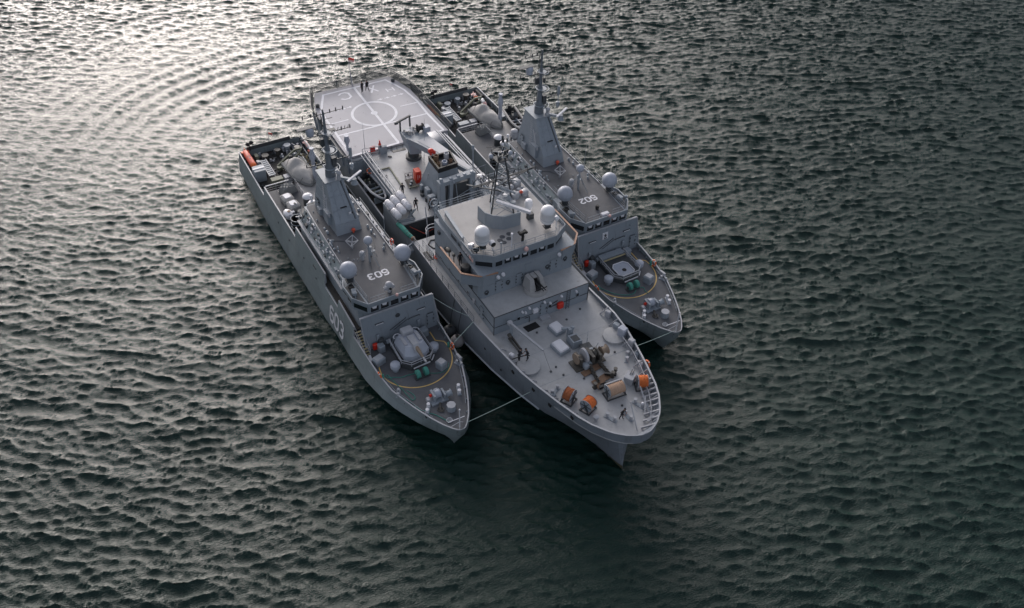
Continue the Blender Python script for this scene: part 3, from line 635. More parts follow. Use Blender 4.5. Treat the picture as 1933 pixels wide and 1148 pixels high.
    b = MB(); b.rbox((3.1, 36, 4.5), (1.5, 3, 2.6), 0, .1); b.o('port_locker', 'house_grey', S)
    b = MB(); b.rbox((-1.9, 37.4, 4.5), (1.2, 1.4, 1.0), 0, .1); b.o('deck_locker', 'dark_grey', S)
    b = MB(); rail(b, [(-4.3, 44.5, 4.5), (-.4, 44.5, 4.5), (-.4, 38.9, 4.5)], 1.0, 1.4, 3, .025); b.bar((-4.3, 44.5, 5.55), (-1.2, 44.5, 5.55), .14, .1); stuff(b.o('railing', 'pale_grey', S))
    b = MB(); rail(b, [(4.35, 44.4, 4.5), (4.35, 33.4, 4.5)], 1.0, 1.6, 3, .02); stuff(b.o('railing', 'fit_grey', S))
    b = MB(); b.rbox((2.6, 40.5, 4.5), (1.1, 1.1, 1.0), 0, .3); b.ball((2.6, 40.5, 5.5), .55, 12, .5, 0); b.o('capstan', 'pale_grey', S)
    # tall stern post (crane column) with lamp
    b = MB(); b.lathe([(.3, 0), (.26, 3.2), (.4, 3.5), (.34, 4.2), (.2, 4.6), (.3, 4.9), (.3, 5.1)], (2.3, 44.2, 4.5), 12); b.o('boat_crane_post', 'radome_grey', S)
    # crane arm folded over the work deck
    b = MB(); b.bar((-.7, 50.9, 3.6), (2.2, 51.9, 4.7), .22, .28); b.bar((-.4, 50.2, 3.4), (2.5, 51.1, 4.5), .18, .24); b.bar((2.2, 51.9, 4.7), (3.2, 51.6, 4.9), .2, .24); b.cyl((-.6, 50.5, 3.2), .35, .5, 10); b.bar((2.5, 51.1, 4.5), (3.2, 51.6, 4.9), .2, .22); b.o('launch_crane', 'olive', S)
    # winches and gear along the stern
    for x, y, r_, h in ((-1.5, 53.6, .5, .8), (.4, 54.0, .42, .9), (1.9, 54.2, .5, 1.1), (-2.3, 52.6, .35, .6), (3.1, 53.6, .4, .8)):
        b = MB(); b.lathe([(r_ * .7, 0), (r_ * .7, h * .7), (r_, h * .75), (r_, h)], (x, y, 3.2), 14); w_ = b.o('winch', rnd.choice(('fit_grey', 'machine')), S)
        c = MB(); c.box((x, y + r_, 3.2), (r_ * 1.5, .3, h * .6)); c.box((x, y + r_ * .5, 3.2), (r_ * .5, r_ + .2, h * .5)); c.o('winch_motor', 'pale_grey', w_)
    for x, y, d in ((-3.6, 49.7, (1.5, 1.5, 1.7)), (-2.0, 47.3, (1.6, .9, 1.1)), (-.6, 47.0, (1.0, .9, 1.3)), (-2.9, 52.2, (.45, .6, 1.1)), (-2.6, 54.0, (.5, .9, .9)), (3.9, 46.5, (.7, 1.3, 1.3))):
        b = MB(); b.rbox((x, y, 3.2), d, rnd.uniform(-.04, .04), .05); lk = b.o('equipment_locker', 'house_grey' if d[2] > 1.5 else rnd.choice(('fit_grey', 'olive', 'pale_grey')), S)
        if d[2] > 1.5: c = MB(); c.box((x, y, 3.2 + d[2]), (d[0] + .06, .3, .06)); c.o('lid', 'white', lk)
    b = MB()
    for x in (-2.55, -1.75): b.bar((x, 48.6, 4.0), (x, 52.6, 4.0), .1, .14)
    tr = b.o('launch_rail', 'pale_grey', S); stuff(tr)
    for i in range(9): b = MB(); b.box((-2.15, 48.8 + i * .45, 3.9), (.8, .28, .1)); b.o('rung', 'fit_grey', tr)
    b = MB()
    for x in (2.6, 3.1, 3.9): b.bar((x, 46, 3.4), (x + .1, 55.1, 3.4), .12, .2)
    stuff(b.o('mine_rail', 'fit_grey', S))
    b = MB()
    for i in range(26): b.bar((rnd.uniform(2.6, 4.2), 45.2 + i * .36, 3.3), (rnd.uniform(2.6, 4.3), 45.3 + i * .36, rnd.uniform(3.5, 4.2)), .06, .08)
    stuff(b.o('rail_fitting', 'tan', S))
    b = MB()
    for i in range(30): b.rbox((rnd.uniform(-2.9, 3.6), rnd.uniform(52.2, 55), 3.2), (rnd.uniform(.12, .4), rnd.uniform(.12, .4), rnd.uniform(.2, .7)), rnd.random(), .03)
    stuff(b.o('small_fitting', 'pale_grey', S))
    b = MB()
    for i in range(46): b.rbox((rnd.uniform(-4.1, 4.1), rnd.uniform(45.2, 55), 3.2), (rnd.uniform(.1, .5), rnd.uniform(.1, .5), rnd.uniform(.1, .5)), rnd.random(), .03)
    stuff(b.o('small_fitting', 'dark_grey', S))
    b = MB(); b.box((-.3, 55.42, 4.2), (6.2, .1, .55)); b.o('stern_screen', 'dark_grey', S)
    b = MB(); b.bar((-3, 55.2, 4.2), (-3, 55.2, 5.3), .1, .1); b.ball((-3.2, 55.2, 5.3), .3, 10); b.ball((-2.7, 55.2, 5.45), .3, 10); b.bar((-3.6, 55.2, 5.3), (-2.2, 55.2, 5.45), .08, .08); b.o('signal_shape', 'black', S)
    b = MB(); b.tube([(-.1, 55.3, 3.2), (-.1, 55.8, 6.4)], [.04, .02], 5); b.o('ensign_staff', 'fit_grey', S)
    # foredeck: painted ring, gun position, vents, lockers, windlass
    ring = [(-3.7, 10.9), (-3.85, 9.9)] + arc(0, 9.3, 4.1, R(188), R(372), 60) + [(3.25, 10.75), (3.3, 12.2)]
    b = MB(); b.ribbon(ring, .13, 4.105); b.o('ring_line', 'mark_yellow', S)
    PL = [(-1.6, 12.2), (-1.75, 8.7), (-.95, 7.85), (1.3, 7.95), (1.95, 8.6), (1.95, 12.2)]
    gp = MB().prism(PL, 4.1, 4.75).o('gun_platform', 'dark_grey', S)
    b = MB(); loop = [(x, y, 4.75) for x, y in PL]
    for z, r_ in ((.28, .05), (.62, .06)): b.tube([Vector(p) + Vector((0, 0, z)) for p in loop[:]], r_, 5)
    for p, q in zip(loop, loop[1:]):
        n = max(1, int((Vector(q) - Vector(p)).length / .8))
        for i in range(n + 1): c0 = Vector(p).lerp(Vector(q), i / n); b.tube([c0, c0 + Vector((0, 0, .62))], .035, 4)
    stuff(b.o('platform_rail', 'pale_grey', gp))
    b = MB(); b.bar((-.8, 7.7, 4.5), (1.2, 7.8, 4.5), .12, .1); b.bar((1.45, 7.9, 4.5), (2.0, 8.5, 4.5), .12, .1); b.o('platform_step', 'white', gp)
    for s, x in ((-1, -2.6), (1, 2.8)):
        b = MB(); b.rbox((x if s < 0 else x - .3, 12.1, 4.1), (.9 if s > 0 else .7, .8, .95), .1, .08); b.o('ammunition_locker', 'fit_grey', S)
    b = MB()
    for i in range(7): b.bar((-1.7 + .12 * i, 11.6 + .1 * (i % 2), 4.75), (-1.3 + .5 * i, 12.4, 5.2 + .1 * (i % 3)), .06, .08)
    for i in range(5): b.rbox((-1.6 + .75 * i, 12.35, 4.7), (.5, .4, .3 + .12 * (i % 2)), 0, .03)
    stuff(b.o('ready_rack', 'fit_grey', S))
    if gun:
        g0 = [(-1.35, 8.75), (-.6, 8.3), (.9, 8.3), (1.55, 8.75), (1.6, 11.2), (1.1, 11.9), (-.9, 11.9), (-1.4, 11.2)]
        g1 = [(-.95, 9.3), (-.45, 9.05), (.75, 9.05), (1.2, 9.3), (1.2, 10.9), (.9, 11.3), (-.7, 11.3), (-1.0, 10.9)]
        b = MB(); b.cyl((.1, 10.2, 4.75), 1.25, .25, 20); b.prism(g0, 5.0, 5.65); b.prism(g0, 5.65, 6.45, g1); tu = b.o('gun_turret', 'radome_grey', S)
        b = MB(); b.rbox((.1, 11.2, 6.45), (1.3, .9, .55), 0, .1); b.o('sensor_box', 'pale_grey', tu)
        b = MB(); b.prism([(-.25, 8.2), (.45, 8.2), (.5, 10.4), (-.3, 10.4)], 6.2, 6.75, [(-.2, 8.9), (.4, 8.9), (.45, 10.4), (-.25, 10.4)]); b.o('gun_cradle', 'pale_grey', tu)
        b = MB(); b.box((-.75, 10.1, 6.46), (.35, 1.3, .12)); b.box((.95, 10.1, 6.46), (.35, 1.3, .12)); b.o('roof_panel', 'pale_grey', tu)
        b = MB(); b.lathe([(.23, 0), (.15, 1.5), (.12, 1.55)], (.1, 8.7, 6.4), 12, M=Matrix(((1, 0, 0), (0, -.03, -1), (0, 1, -.03)))); ba = b.o('gun_barrel', 'barrel_tan', tu)
        b = MB(); b.lathe([(.09, 0), (.09, .5), (.12, .5), (.12, .75)], (.1, 7.2, 6.35), 10, M=Matrix(((1, 0, 0), (0, -.03, -1), (0, 1, -.03)))); b.o('muzzle', 'pale_grey', ba)
        b = MB(); b.torus((-.95, 11.3, 6.2), .42, .045, 14, 5, a0=R(20), a1=R(200)); b.torus((1.15, 11.3, 6.2), .42, .045, 14, 5, a0=R(-20), a1=R(160)); stuff(b.o('guard_hoop', 'white', tu))
    else:
        b = MB(); b.box((.1, 12.05, 4.76), (3.3, .9, .5)); b.o('shelf', 'house_grey', S)
        b = MB(); b.box((.1, 11.35, 5.1), (3.2, .12, .12)); b.o('shelf_edge', 'tan', S)
        oct_ = [(-.95, 8.75), (-.6, 8.35), (.9, 8.35), (1.25, 8.75), (1.25, 10.1), (.85, 10.6), (-.55, 10.6), (-.95, 10.1)]
        b = MB(); b.prism(oct_, 4.755, 4.80); b.o('gun_seat_plate', 'radome_grey', S)
        b = MB(); b.tube([(x, y, 4.86) for x, y in oct_], .07, 5, closed=True); b.o('seat_rim', 'white', S)
        b = MB(); b.cyl((.2, 9.3, 4.80), .28, .02, 14); b.o('cable_hole', 'black', S)
    for x, y in ((-2.45, 8.75), (2.4, 9.35)):
        b = MB(); b.cyl((x, y, 4.1), .34, .55, 14); v = b.o('mushroom_vent', 'fit_grey', S)
        c = MB(); c.lathe([(.3, 0), (.53, .05), (.55, .5), (.45, .62), (.02, .68)], (x, y, 4.55), 18); c.o('vent_head', 'radome_grey', v)
    for x, y, d, rz in ((-3.55, 10.6, (1.25, 1.0, .75), .3), (2.05, 6.85, (.95, 1.05, .9), .35)):
        b = MB(); b.rbox((x, y, 4.1), d, rz, .1); lk = b.o('deck_box', 'fit_grey', S)
        c = MB(); c.rbox((x, y, 4.1 + d[2]), (d[0] * .82, d[1] * .8, .1), rz, .06); c.o('lid', 'pale_grey', lk)
    b = MB(); b.rbox((-2.35, 12.75 - .2, 4.1), (.55, .5, 1.3), 0, .04); b.o('switch_cabinet', 'dark_grey', S)
    b = MB(); b.rbox((-3.1, 12.5, 4.3), (.55, .4, .75), 0, .08); b.o('fire_box', 'red', S)
    rl = MB(); rl.box((-.35, 6.6, 4.1), (1.7, .6, .2)); rl.bar((-1.1, 6.6, 4.2), (-1.1, 6.6, 4.75), .08, .3); rl.bar((.42, 6.6, 4.2), (.42, 6.6, 4.75), .08, .3); rlo = rl.o('rope_stand', 'dark_grey', S)
    for x in (-.95, -.02): c = MB(); c.lathe([(.3, 0), (.46, .03), (.48, .3), (.46, .42), (.3, .45)], (x - .1, 6.6, 4.75), 16, 'X'); c.o('rope_drum', 'rope_green', rlo)
    # windlass
    b = MB(); b.box((-.3, 3.0, 4.1), (1.9, 1.3, .16)); b.box((-.75, 3.2, 4.2), (.25, 1.1, .9)); b.box((.35, 3.0, 4.2), (.22, 1.0, .8)); wl = b.o('windlass', 'fit_grey', S)
    b = MB(); b.lathe([(.48, 0), (.52, .06), (.45, .12), (.45, .55), (.52, .6), (.48, .66)], (-.62, 3.2, 4.78), 18, 'X'); b.o('chain_drum', 'radome_grey', wl)
    b = MB(); b.lathe([(.42, 0), (.3, .2), (.3, .5), (.42, .62)], (.48, 2.75, 4.7), 16, 'X'); b.o('warping_drum', 'fit_grey', wl)
    b = MB(); b.cyl((-1.1, 3.3, 4.75), .18, .3, 10, 'X'); b.o('brake', 'red', wl)
    b = MB(); b.tube([(-.4, 2.3, 4.3), (-.75, 1.5, 4.22), (-.55, 1.2, 4.16)], .12, 6); b.torus((-.7, 1.6, 4.2), .3, .06, 14, 5); b.o('chain_stopper', 'machine', wl)
    b = MB(); b.rbox((-.1, 3.9, 4.1), (.5, .4, .55)); b.rbox((-1.3, 3.2, 4.1), (.4, .5, .5)); b.o('motor', 'pale_grey', wl)
    bollards(S, -1.85, 2.2, 4.1, R(55), m='white'); bollards(S, 2.15, 3.0, 4.1, R(70), m='white')
    bollards(S, -3.6, 5.6, 4.1, R(60), r=.13, h=.4, gap=.6); bollards(S, 3.9, 6.3, 4.1, R(115), r=.13, h=.4, gap=.6)
    b = MB(); o8 = arc(.3, 1.15, .5, R(22.5), R(337.5), 7); b.prism(o8, 4.1, 4.75, [(.3 + (x - .3) * .9, 1.15 + (y - 1.15) * .9) for x, y in o8]); hx = b.o('escape_hatch', 'fit_grey', S)
    b = MB(); b.prism([(.3 + (x - .3) * .98, 1.15 + (y - 1.15) * .98) for x, y in o8], 4.75, 4.85); b.o('hatch_cover', 'pale_grey', hx)
    b = MB()
    for i in range(4): b.tube([(-.75 + i * .12, -.35, 4.14), (-.62 + i * .12, .2, 4.2)], .04, 5)
    b.torus((-.55, -.1, 4.2), .3, .05, 14, 5); stuff(b.o('anchor_fitting', 'pale_grey', S))
    b = MB(); b.tube([(-.1, -1.5, 4.1), (-.1, -1.45, 7.0)], [.07, .05], 6); b.bar((-1.1, -.9, 5.0), (.75, -.95, 5.0), .06, .05); b.tube([(-.1, -1.5, 5.2), (-.9, -.9, 4.1)], .03, 4); b.tube([(-.1, -1.5, 5.2), (.6, -.9, 4.1)], .03, 4); b.ball((-.1, -1.5, 7.05), .1, 8); b.o('jackstaff', 'white', S)
    for s in (-1, 1):
        b = MB(); b.rbox((s * 4.25, 7.0 if s > 0 else 11.2, 4.1), (.32, .9, .55), s * .15, .05); b.o('side_locker', 'pale_grey', S)
        b = MB(); b.rbox((s * 4.1, 9.2 if s > 0 else 8.3, 4.1), (.2, .3, .5), 0, .03); b.ball((s * 4.1, 9.2 if s > 0 else 8.3, 4.7), .12, 8); b.o('side_lamp', 'rope_green', S)
    b = MB()
    for s in (-1, 1): b.tube([(s * (lerp_tab(K_TOP, y)[0] - .35), y, 4.35) for y in (1, 2.5, 4, 6, 8)], .03, 4)
    stuff(b.o('grab_rail', 'fit_grey', S))
    # stair to the side passage
    stp = empty('stair', (0, 0, 0), 0, S)
    b = MB()
    for x in (-4.52, -3.88): b.bar((x, 12.05, 4.1), (x, 14.55, 5.65), .06, .22); b.tube([(x, 12.0, 5.0), (x, 14.5, 6.6)], .03, 4); b.tube([(x, 12.0, 4.1), (x, 12.0, 5.0)], .03, 4); b.tube([(x, 13.3, 4.9), (x, 13.3, 5.8)], .03, 4)
    stuff(b.o('stringer', 'pale_grey', stp))
    for i in range(9): b = MB(); b.box((-4.2, 12.15 + i * .29, 4.2 + i * .175), (.6, .2, .04)); b.o('tread', 'tan', stp)
    # fittings on the front wall
    yw = lambda z: 12.8 + (z - 4.1) * .1136
    for x, z in ((-2.2, 7.2), (2.75, 7.2)):
        b = MB(); b.box((x, yw(z) - .12, z), (1.0, .12, .1)); f = b.o('strip_light', 'dark_grey', wall); c = MB(); c.box((x, yw(z) - .2, z + .02), (.86, .06, .07)); c.o('tube', 'white', f)
    b = MB(); b.tube([(-1.1, yw(5.8) - .06, 5.8), (.9, yw(6.7) - .06, 6.7)], .04, 5); b.tube([(-.7, yw(5.7) - .1, 5.7), (1.1, yw(6.5) - .1, 6.5)], .03, 5); b.o('boat_hook', 'dark_grey', wall)
    b = MB(); b.tube([(1.2, yw(6.4) - .05, 6.3), (1.25, yw(6.4) - .12, 6.5), (2.5, yw(6.4) - .12, 6.55), (2.55, yw(6.4) - .05, 6.35)], .04, 5); b.o('grab_bar', 'dark_grey', wall)
    door(wall, (3.75, yw(5) - .02, 4.35), .85, 1.9, (0, -1), 'house_grey')
    for x, z, d in ((2.3, 5.3, (.35, .2, .6)), (1.1, 4.3, (.7, .3, .35)), (-2.6, 5.2, (.3, .2, .7)), (.3, 4.5, (.5, .3, .3)), (3.3, 7.7, (.2, .15, .2))):
        b = MB(); b.rbox((x, yw(z) - .12, z), d, 0, .03); b.o('wall_box', 'fit_grey' if z > 5 else 'pale_grey', wall)
    if gun:
        b = MB(); b.torus((0, yw(7.4) - .03, 7.4), .24, .05, 16, 4, 'Y'); b.lathe([(.2, 0), (.2, .03)], (0, yw(7.4) - .06, 7.4), 14, 'Y'); b.o('ship_crest', 'dark_grey', wall)
    else:
        z0 = 7.0; y0 = yw(z0)
        b = MB(); b.box((-.35, yw(7.4) - .1, 7.0), (.78, .04, .95), rx=-.11); cr = b.o('ship_crest', 'white', wall)
        b = MB()
        for x, z, w2, h2 in ((-.35, 7.35, .12, .42), (-.35, 7.52, .42, .10), (-.5, 7.2, .1, .1), (-.2, 7.2, .1, .1), (-.35, 7.12, .34, .07)): b.box((x, yw(z) - .135, z), (w2, .03, h2), rx=-.11)
        stuff(b.o('crest_mark', 'dark_grey', cr))
    return S
# ---------------------------------------------------------------- support ship (73 m)
T_WL = [(0, 0), (3, .45), (6, 1.1), (10, 2.4), (15, 4.2), (20, 5.6), (26, 6.5), (60, 6.7), (70.4, 5.6)]
T_KN = [(1.0, 0), (1.06, .6), (1.3, 1.35), (1.85, 2.25), (3.1, 3.45), (3.9, 4.1), (7, 5.7), (10, 6.4), (15.5, 6.9), (22, 6.95), (60, 6.95), (70.4, 6.0)]
T_KZ = [(1.0, 4.7), (3, 5.0), (7, 5.0), (10, 4.8), (15.5, 3.75), (22, 2.2), (30, 1.2), (70.4, 1.2)]
T_TOP = [(-2.3, 0), (-2.28, .4), (-2.2, .7), (-2.0, 1.15), (-1.6, 1.85), (-.9, 2.65), (-.3, 3.15), (1.1, 4.05), (2.5, 4.65), (5, 5.4), (6.2, 5.7), (7.8, 6.1), (10.2, 6.6), (13, 6.88), (18, 7.05), (60, 7.05), (66, 6.9), (70.4, 5.7)]
T_TZ = [(-2.3, 8.45), (4, 8.35), (13, 8.2), (19, 7.45), (24, 7.32), (43.4, 7.32), (43.5, 4.6), (53.5, 4.6), (53.6, 7.32), (70.4, 7.32)]
ZD = 7.25
def tender(F):
    S = empty('support_ship', F.w(0, 0, 0), F.a)
    ys = [-2.3, -2.28, -2.2, -2, -1.6, -.9, -.3, .4, 1.1, 2.5, 4, 5, 6.2, 7.8, 9, 10.2, 11.5, 13, 15.5, 18, 19, 22, 24, 30, 36, 43.4, 43.5, 48, 53.5, 53.6, 60, 66, 68, 70.4]
    lv = [(T_WL, -1.3, .5), (T_WL, 0.0, 0), (T_KN, T_KZ, 1.0), (T_TOP, T_TZ, -2.3)]
    def dz(y): return ZD - .1 if not (43.45 < y < 53.55) else 4.0
    hull = hull_mesh(lv, ys, 8, .12, dz, ('tender_grey', 'pale_grey'), S, .17)
    b = MB()
    for s in (-1, 1):
        b.tube([(s * (lerp_tab(T_KN, y)[0] + .02), y, lerp_tab(T_KZ, y)[0]) for y in (7.5, 8.5, 10, 13, 15.5, 18.5, 22, 26, 30, 40, 50, 60, 68)], .12, 6)
    stuff(b.o('rubbing_strake', 'fit_grey', hull))
    b = MB()
    for s in (-1, 1):
        rows = []
        for c in ys:
            f_ = lambda y0: c if c >= 8 else y0 + (8 - y0) * (c + 2.3) / 10.3
            y1, y2 = f_(0), f_(1.0); a1, a2, z2 = lerp_tab(T_WL, y1)[0], lerp_tab(T_KN, y2)[0], lerp_tab(T_KZ, y2)[0]
            rows.append([(s * (a1 + (a2 - a1) * z / z2 + .02), y1 + (y2 - y1) * z / z2 - .02, z) for z in (-.2, .5)])
        b.loft(rows, smooth=True)
    stuff(b.o('boot_stripe', 'boot_stripe', hull))
    # decks: weather deck with a well amidships and two boat bays
    ysd = [-1.95, -1.6, -.9, -.3, .4, 1.1, 2.5, 5, 7.8, 10.2, 13, 16, 20]
    deck_poly(T_TOP, ZD, -1.95, 20, .1, 'foredeck', 'deck_light', S, ysd)
    b = MB()
    b.box((0, 22.4, ZD - .15), (13.9, 4.8, .15)); b.box((0, 29.85, ZD - .15), (13.9, 10.1, .15)); b.o('side_deck', 'deck_light', S)
    b = MB(); b.box((2.4, 36.65, ZD - .15), (9.2, 3.5, .15)); b.box((-6.98, 36.65, ZD - .15), (.14, 3.5, .15)); b.o('well_deck', 'deck_light', S)
    b = MB(); b.box((0, 40.95, ZD - .15), (13.9, 5.1, .15)); b.box((0, 48.5, ZD - .15), (10.2, 10.0, .15)); b.box((0, 53.75, ZD - .15), (13.9, .5, .15)); b.o('aft_deck', 'deck_light', S)
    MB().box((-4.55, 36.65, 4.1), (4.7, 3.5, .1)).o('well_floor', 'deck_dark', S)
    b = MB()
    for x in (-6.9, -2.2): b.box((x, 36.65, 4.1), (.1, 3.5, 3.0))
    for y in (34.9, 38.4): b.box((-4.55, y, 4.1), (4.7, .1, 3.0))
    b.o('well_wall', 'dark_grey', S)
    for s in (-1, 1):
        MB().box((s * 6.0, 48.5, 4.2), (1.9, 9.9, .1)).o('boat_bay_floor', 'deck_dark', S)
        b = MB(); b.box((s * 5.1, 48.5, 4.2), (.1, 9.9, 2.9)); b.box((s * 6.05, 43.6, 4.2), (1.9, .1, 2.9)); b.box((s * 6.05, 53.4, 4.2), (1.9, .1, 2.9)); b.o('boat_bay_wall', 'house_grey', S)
    # weld seams and a mat on the foredeck
    b = MB(); b.box((4.2, 8.55, ZD), (4.4, .05, .012)); b.box((-3.9, 8.4, ZD), (4.2, .04, .01)); b.box((0, 12.6, ZD), (10, .03, .008)); b.box((1.5, 6, ZD), (.03, 10, .008)); stuff(b.o('weld_seam', 'fit_grey', S))
    b = MB(); b.prism([(-2.6, 16.5), (-1.0, 16.6), (-.9, 15.7), (-2.5, 15.6)], ZD + .003, ZD + .04); b.o('deck_grating', 'black', S)
    # helicopter deck
    HD = [(-5.55, 71.1), (5.9, 70.8), (6.6, 68.8), (7.25, 66), (7.3, 54.0), (-7.3, 54.0), (-7.2, 66.3)]
    hd = MB().prism(HD, 7.30, 7.62).o('flight_deck', 'heli_deck', S)
    Z = 7.625
    b = MB(); b.ribbon([(-6.85, 54.15), (-6.6, 60), (-6.55, 63.3), (-6.4, 66.1), (-4.55, 70.1), (5.1, 70.05), (5.8, 68.25), (6.4, 66.2), (6.75, 62.8), (6.6, 59), (6.75, 54.3)], .32, Z); b.ribbon([(-6.85, 54.15), (.1, 54.2)], .36, Z + .002); b.ribbon([(4.6, 54.25), (6.8, 54.3)], .26, Z + .002); b.o('edge_line', 'mark_white', hd)
    b = MB(); b.ribbon([(.15, 70), (0, 54.3)], .36, Z + .004); b.o('centre_line', 'mark_white', hd)
    b = MB(); b.ribbon(arc(0, 62.35, 3.05, 0, 2 * math.pi, 56)[:-1], .38, Z + .006, closed=True); b.o('landing_circle', 'mark_white', hd)
    b = MB(); o8 = arc(.05, 62.5, .5, 0, 2 * math.pi, 8)[:-1]; b.poly([(x, y, Z + .009) for x, y in o8]); b.o('centre_spot', 'mark_white', hd)
    b = MB(); b.ribbon([(-6.5, 59.4), (6.65, 59.05)], .27, Z + .002); b.o('cross_line', 'mark_white', hd)
    b = MB(); b.ribbon([(-6.3, 62.5), (-3.8, 62.5)], .18, Z + .002); b.o('side_line', 'mark_white', hd); b = MB(); b.ribbon([(4.0, 62.45), (6.55, 62.35)], .18, Z + .002); b.o('side_line', 'mark_white', hd)
    b = MB()
    for x0, x1 in ((-5.6, -1.9), (1.8, 6.1)):
        n = 4
        for i in range(n):
            a = x0 + (x1 - x0) * i / n; b.ribbon([(a, 65.4), (a + (x1 - x0) / n * .75, 65.38)], .17, Z + .002); b.ribbon([(a + .35, 65.4), (a + .62, 65.4)], .4, Z + .004)
    stuff(b.o('dashed_line', 'mark_white', hd))
    b = MB(); glyph(b, 'C', (-1.15, 69.35, Z), (-.75, 0, 0), (0, -.58, 0), .42); b.o('deck_letter', 'mark_white', hd)
    b = MB(); glyph(b, 'X', (2.95, 69.4, Z), (-.55, 0, 0), (0, -.6, 0), .45); b.o('deck_letter', 'mark_white', hd)
    b = MB(); glyph(b, 'H', (5.1, 67.75, Z), (-.5, 0, 0), (0, -.33, 0), .4); b.o('deck_letter', 'mark_white', hd)
    b = MB()
    for i in range(16): b.cyl((-5.5 + (i % 4) * 3.4 + (i // 4) * .4, 56 + (i // 4) * 3.6, 7.62), .06, .012, 8)
    stuff(b.o('tie_down', 'dark_grey', hd))
    # folding safety nets round the stern and the sides of the flight deck
    def net(pts, h, name, lean=(0, 0)):
        b = MB(); n = len(pts)
        for (a, c) in zip(pts, pts[1:]):
            a, c = Vector((*a, 7.5)), Vector((*c, 7.5)); L = Vector((*lean, h)); k_ = max(2, int((c - a).length / .19))
            for i in range(k_ + 1): p = a.lerp(c, i / k_); b.tube([p, p + L], .04, 3)
            for j in range(5): b.tube([a + L * j / 4, c + L * j / 4], .045 if j < 4 else .06, 4)
        o = b.o(name, 'dark_grey', S); stuff(o)
        return o
    for a, c in (((-5.75, 71.15), (-2.0, 71.2)), ((-1.95, 71.25), (2.5, 71.2)), ((2.6, 71.2), (5.95, 70.95))): net([a, c], 1.15, 'safety_net')
    net([(6.05, 70.8), (6.75, 68.8), (7.4, 66.0), (7.5, 62.5)], 1.0, 'safety_net', (.35, .15))
    net([(-5.8, 71.0), (-7.35, 66.4), (-7.5, 60)], .95, 'safety_net', (-.3, .1)); net([(-7.5, 60), (-7.55, 54.2)], .7, 'safety_net', (-.5, 0)); net([(7.5, 62.5), (7.55, 54.2)], .7, 'safety_net', (.5, 0))
    b = MB()
    for x, y in ((-5.75, 71.15), (-2, 71.2), (2.55, 71.2), (5.98, 70.95), (6.75, 68.8), (7.4, 66), (7.45, 63.5), (-7.35, 66.4), (-7.45, 63)): b.bar((x, y, 7.3), (x, y, 8.85), .1, .1)
    stuff(b.o('net_post', 'dark_grey', S))
    b = MB(); b.tube([(.15, 70.7, 7.6), (.1, 71.2, 12.3)], [.07, .03], 6); b.tube([(.15, 70.3, 7.6), (.12, 70.95, 9.6)], .04, 5); b.o('ensign_staff', 'pale_grey', S)
    b = MB(); b.lathe([(.28, 0), (.3, .35), (.1, .5)], (-6.4, 67.4, 7.62), 10); b.o('deck_vent', 'dark_grey', S)
    b = MB(); b.lathe([(.28, 0), (.3, .35), (.1, .5)], (5.9, 69.2, 7.62), 10); b.o('deck_vent', 'dark_grey', S)
    b = MB(); b.lathe([(.18, 0), (.18, .9), (.4, 1.5), (.28, 2.1), (.34, 2.3)], (-6.7, 55.6, 7.62), 12); b.o('signal_mast', 'radome_grey', S)
    b = MB()
    for s in (-1, 1):
        for y in range(55, 68, 2): b.bar((s * 7.0, y, 4.4), (s * 7.25, y, 7.32), .12, .3)
    stuff(b.o('deck_bracket', 'fit_grey', S))
    # deckhouse tiers
    h1 = MB().prism([(-5.95, 16.95), (5.9, 16.95), (5.9, 31), (-5.95, 31)], ZD, 9.8).o('deckhouse', 'house_grey', S)
    b = MB(); b.box((0, 18.6, 9.8), (11.7, 3.2, .02)); b.o('gun_deck', 'deck_light', S)
    b = MB()
    for a, c in (((-5.97, 16.93, 9.83), (5.92, 16.93, 9.83)), ((-5.97, 16.93, 9.83), (-5.97, 31, 9.83)), ((5.92, 16.93, 9.83), (5.92, 31, 9.83)), ((-5.97, 16.93, ZD), (-5.97, 16.93, 9.8)), ((5.92, 16.93, ZD), (5.92, 16.93, 9.8))): b.bar(a, c, .07, .07)
    b.bar((-5.97, 16.93, 8.3), (5.92, 16.93, 8.3), .05, .05); b.bar((-5.97, 16.93, 8.3), (-5.97, 31, 8.3), .05, .05); stuff(b.o('edge_trim', 'dark_grey', h1))
    h2 = MB().prism([(-5.6, 20.1), (5.6, 20.1), (5.95, 20.6), (5.95, 31), (-5.95, 31), (-5.95, 20.6)], 9.8, 13.0).o('bridge_house', 'house_grey', S)
    for q in ([(-5.9, 21.0), (-7.35, 21.7), (-7.4, 26.5), (-5.9, 26.5)], [(5.9, 21.0), (7.1, 21.7), (7.1, 26.5), (5.9, 26.5)]): MB().prism(q, 11.65, 11.8).o('bridge_wing', 'deck_beige', S)
    for s, xo in ((-1, 7.38), (1, 7.08)):
        b = MB(); P = [(s * 4.2, 20.02), (s * 5.9, 20.35), (s * xo, 21.65), (s * (xo + .03), 26.5)]
        for (a, c) in zip(P, P[1:]): b.add([(*a, 11.5), (*c, 11.5), (*c, 12.9), (*a, 12.9)] + [(a[0] * .988, a[1] + .06, 11.5), (c[0] * .988, c[1] + .06, 11.5), (c[0] * .988, c[1] + .06, 12.9), (a[0] * .988, a[1] + .06, 12.9)], [(0, 1, 2, 3), (7, 6, 5, 4), (0, 4, 5, 1), (3, 2, 6, 7), (0, 3, 7, 4), (1, 5, 6, 2)], False)
        wb = b.o('wing_bulwark', 'house_grey', S); b = MB()
        P = [(s * 3.9, 19.95), (s * 5.9, 20.3), (s * xo, 21.65), (s * (xo + .03), 26.5)]
        for a, c in zip(P, P[1:]): b.bar((*a, 12.95), (*c, 12.95), .2, .08)
        b.o('wooden_rail', 'wood', wb)
    b = MB()
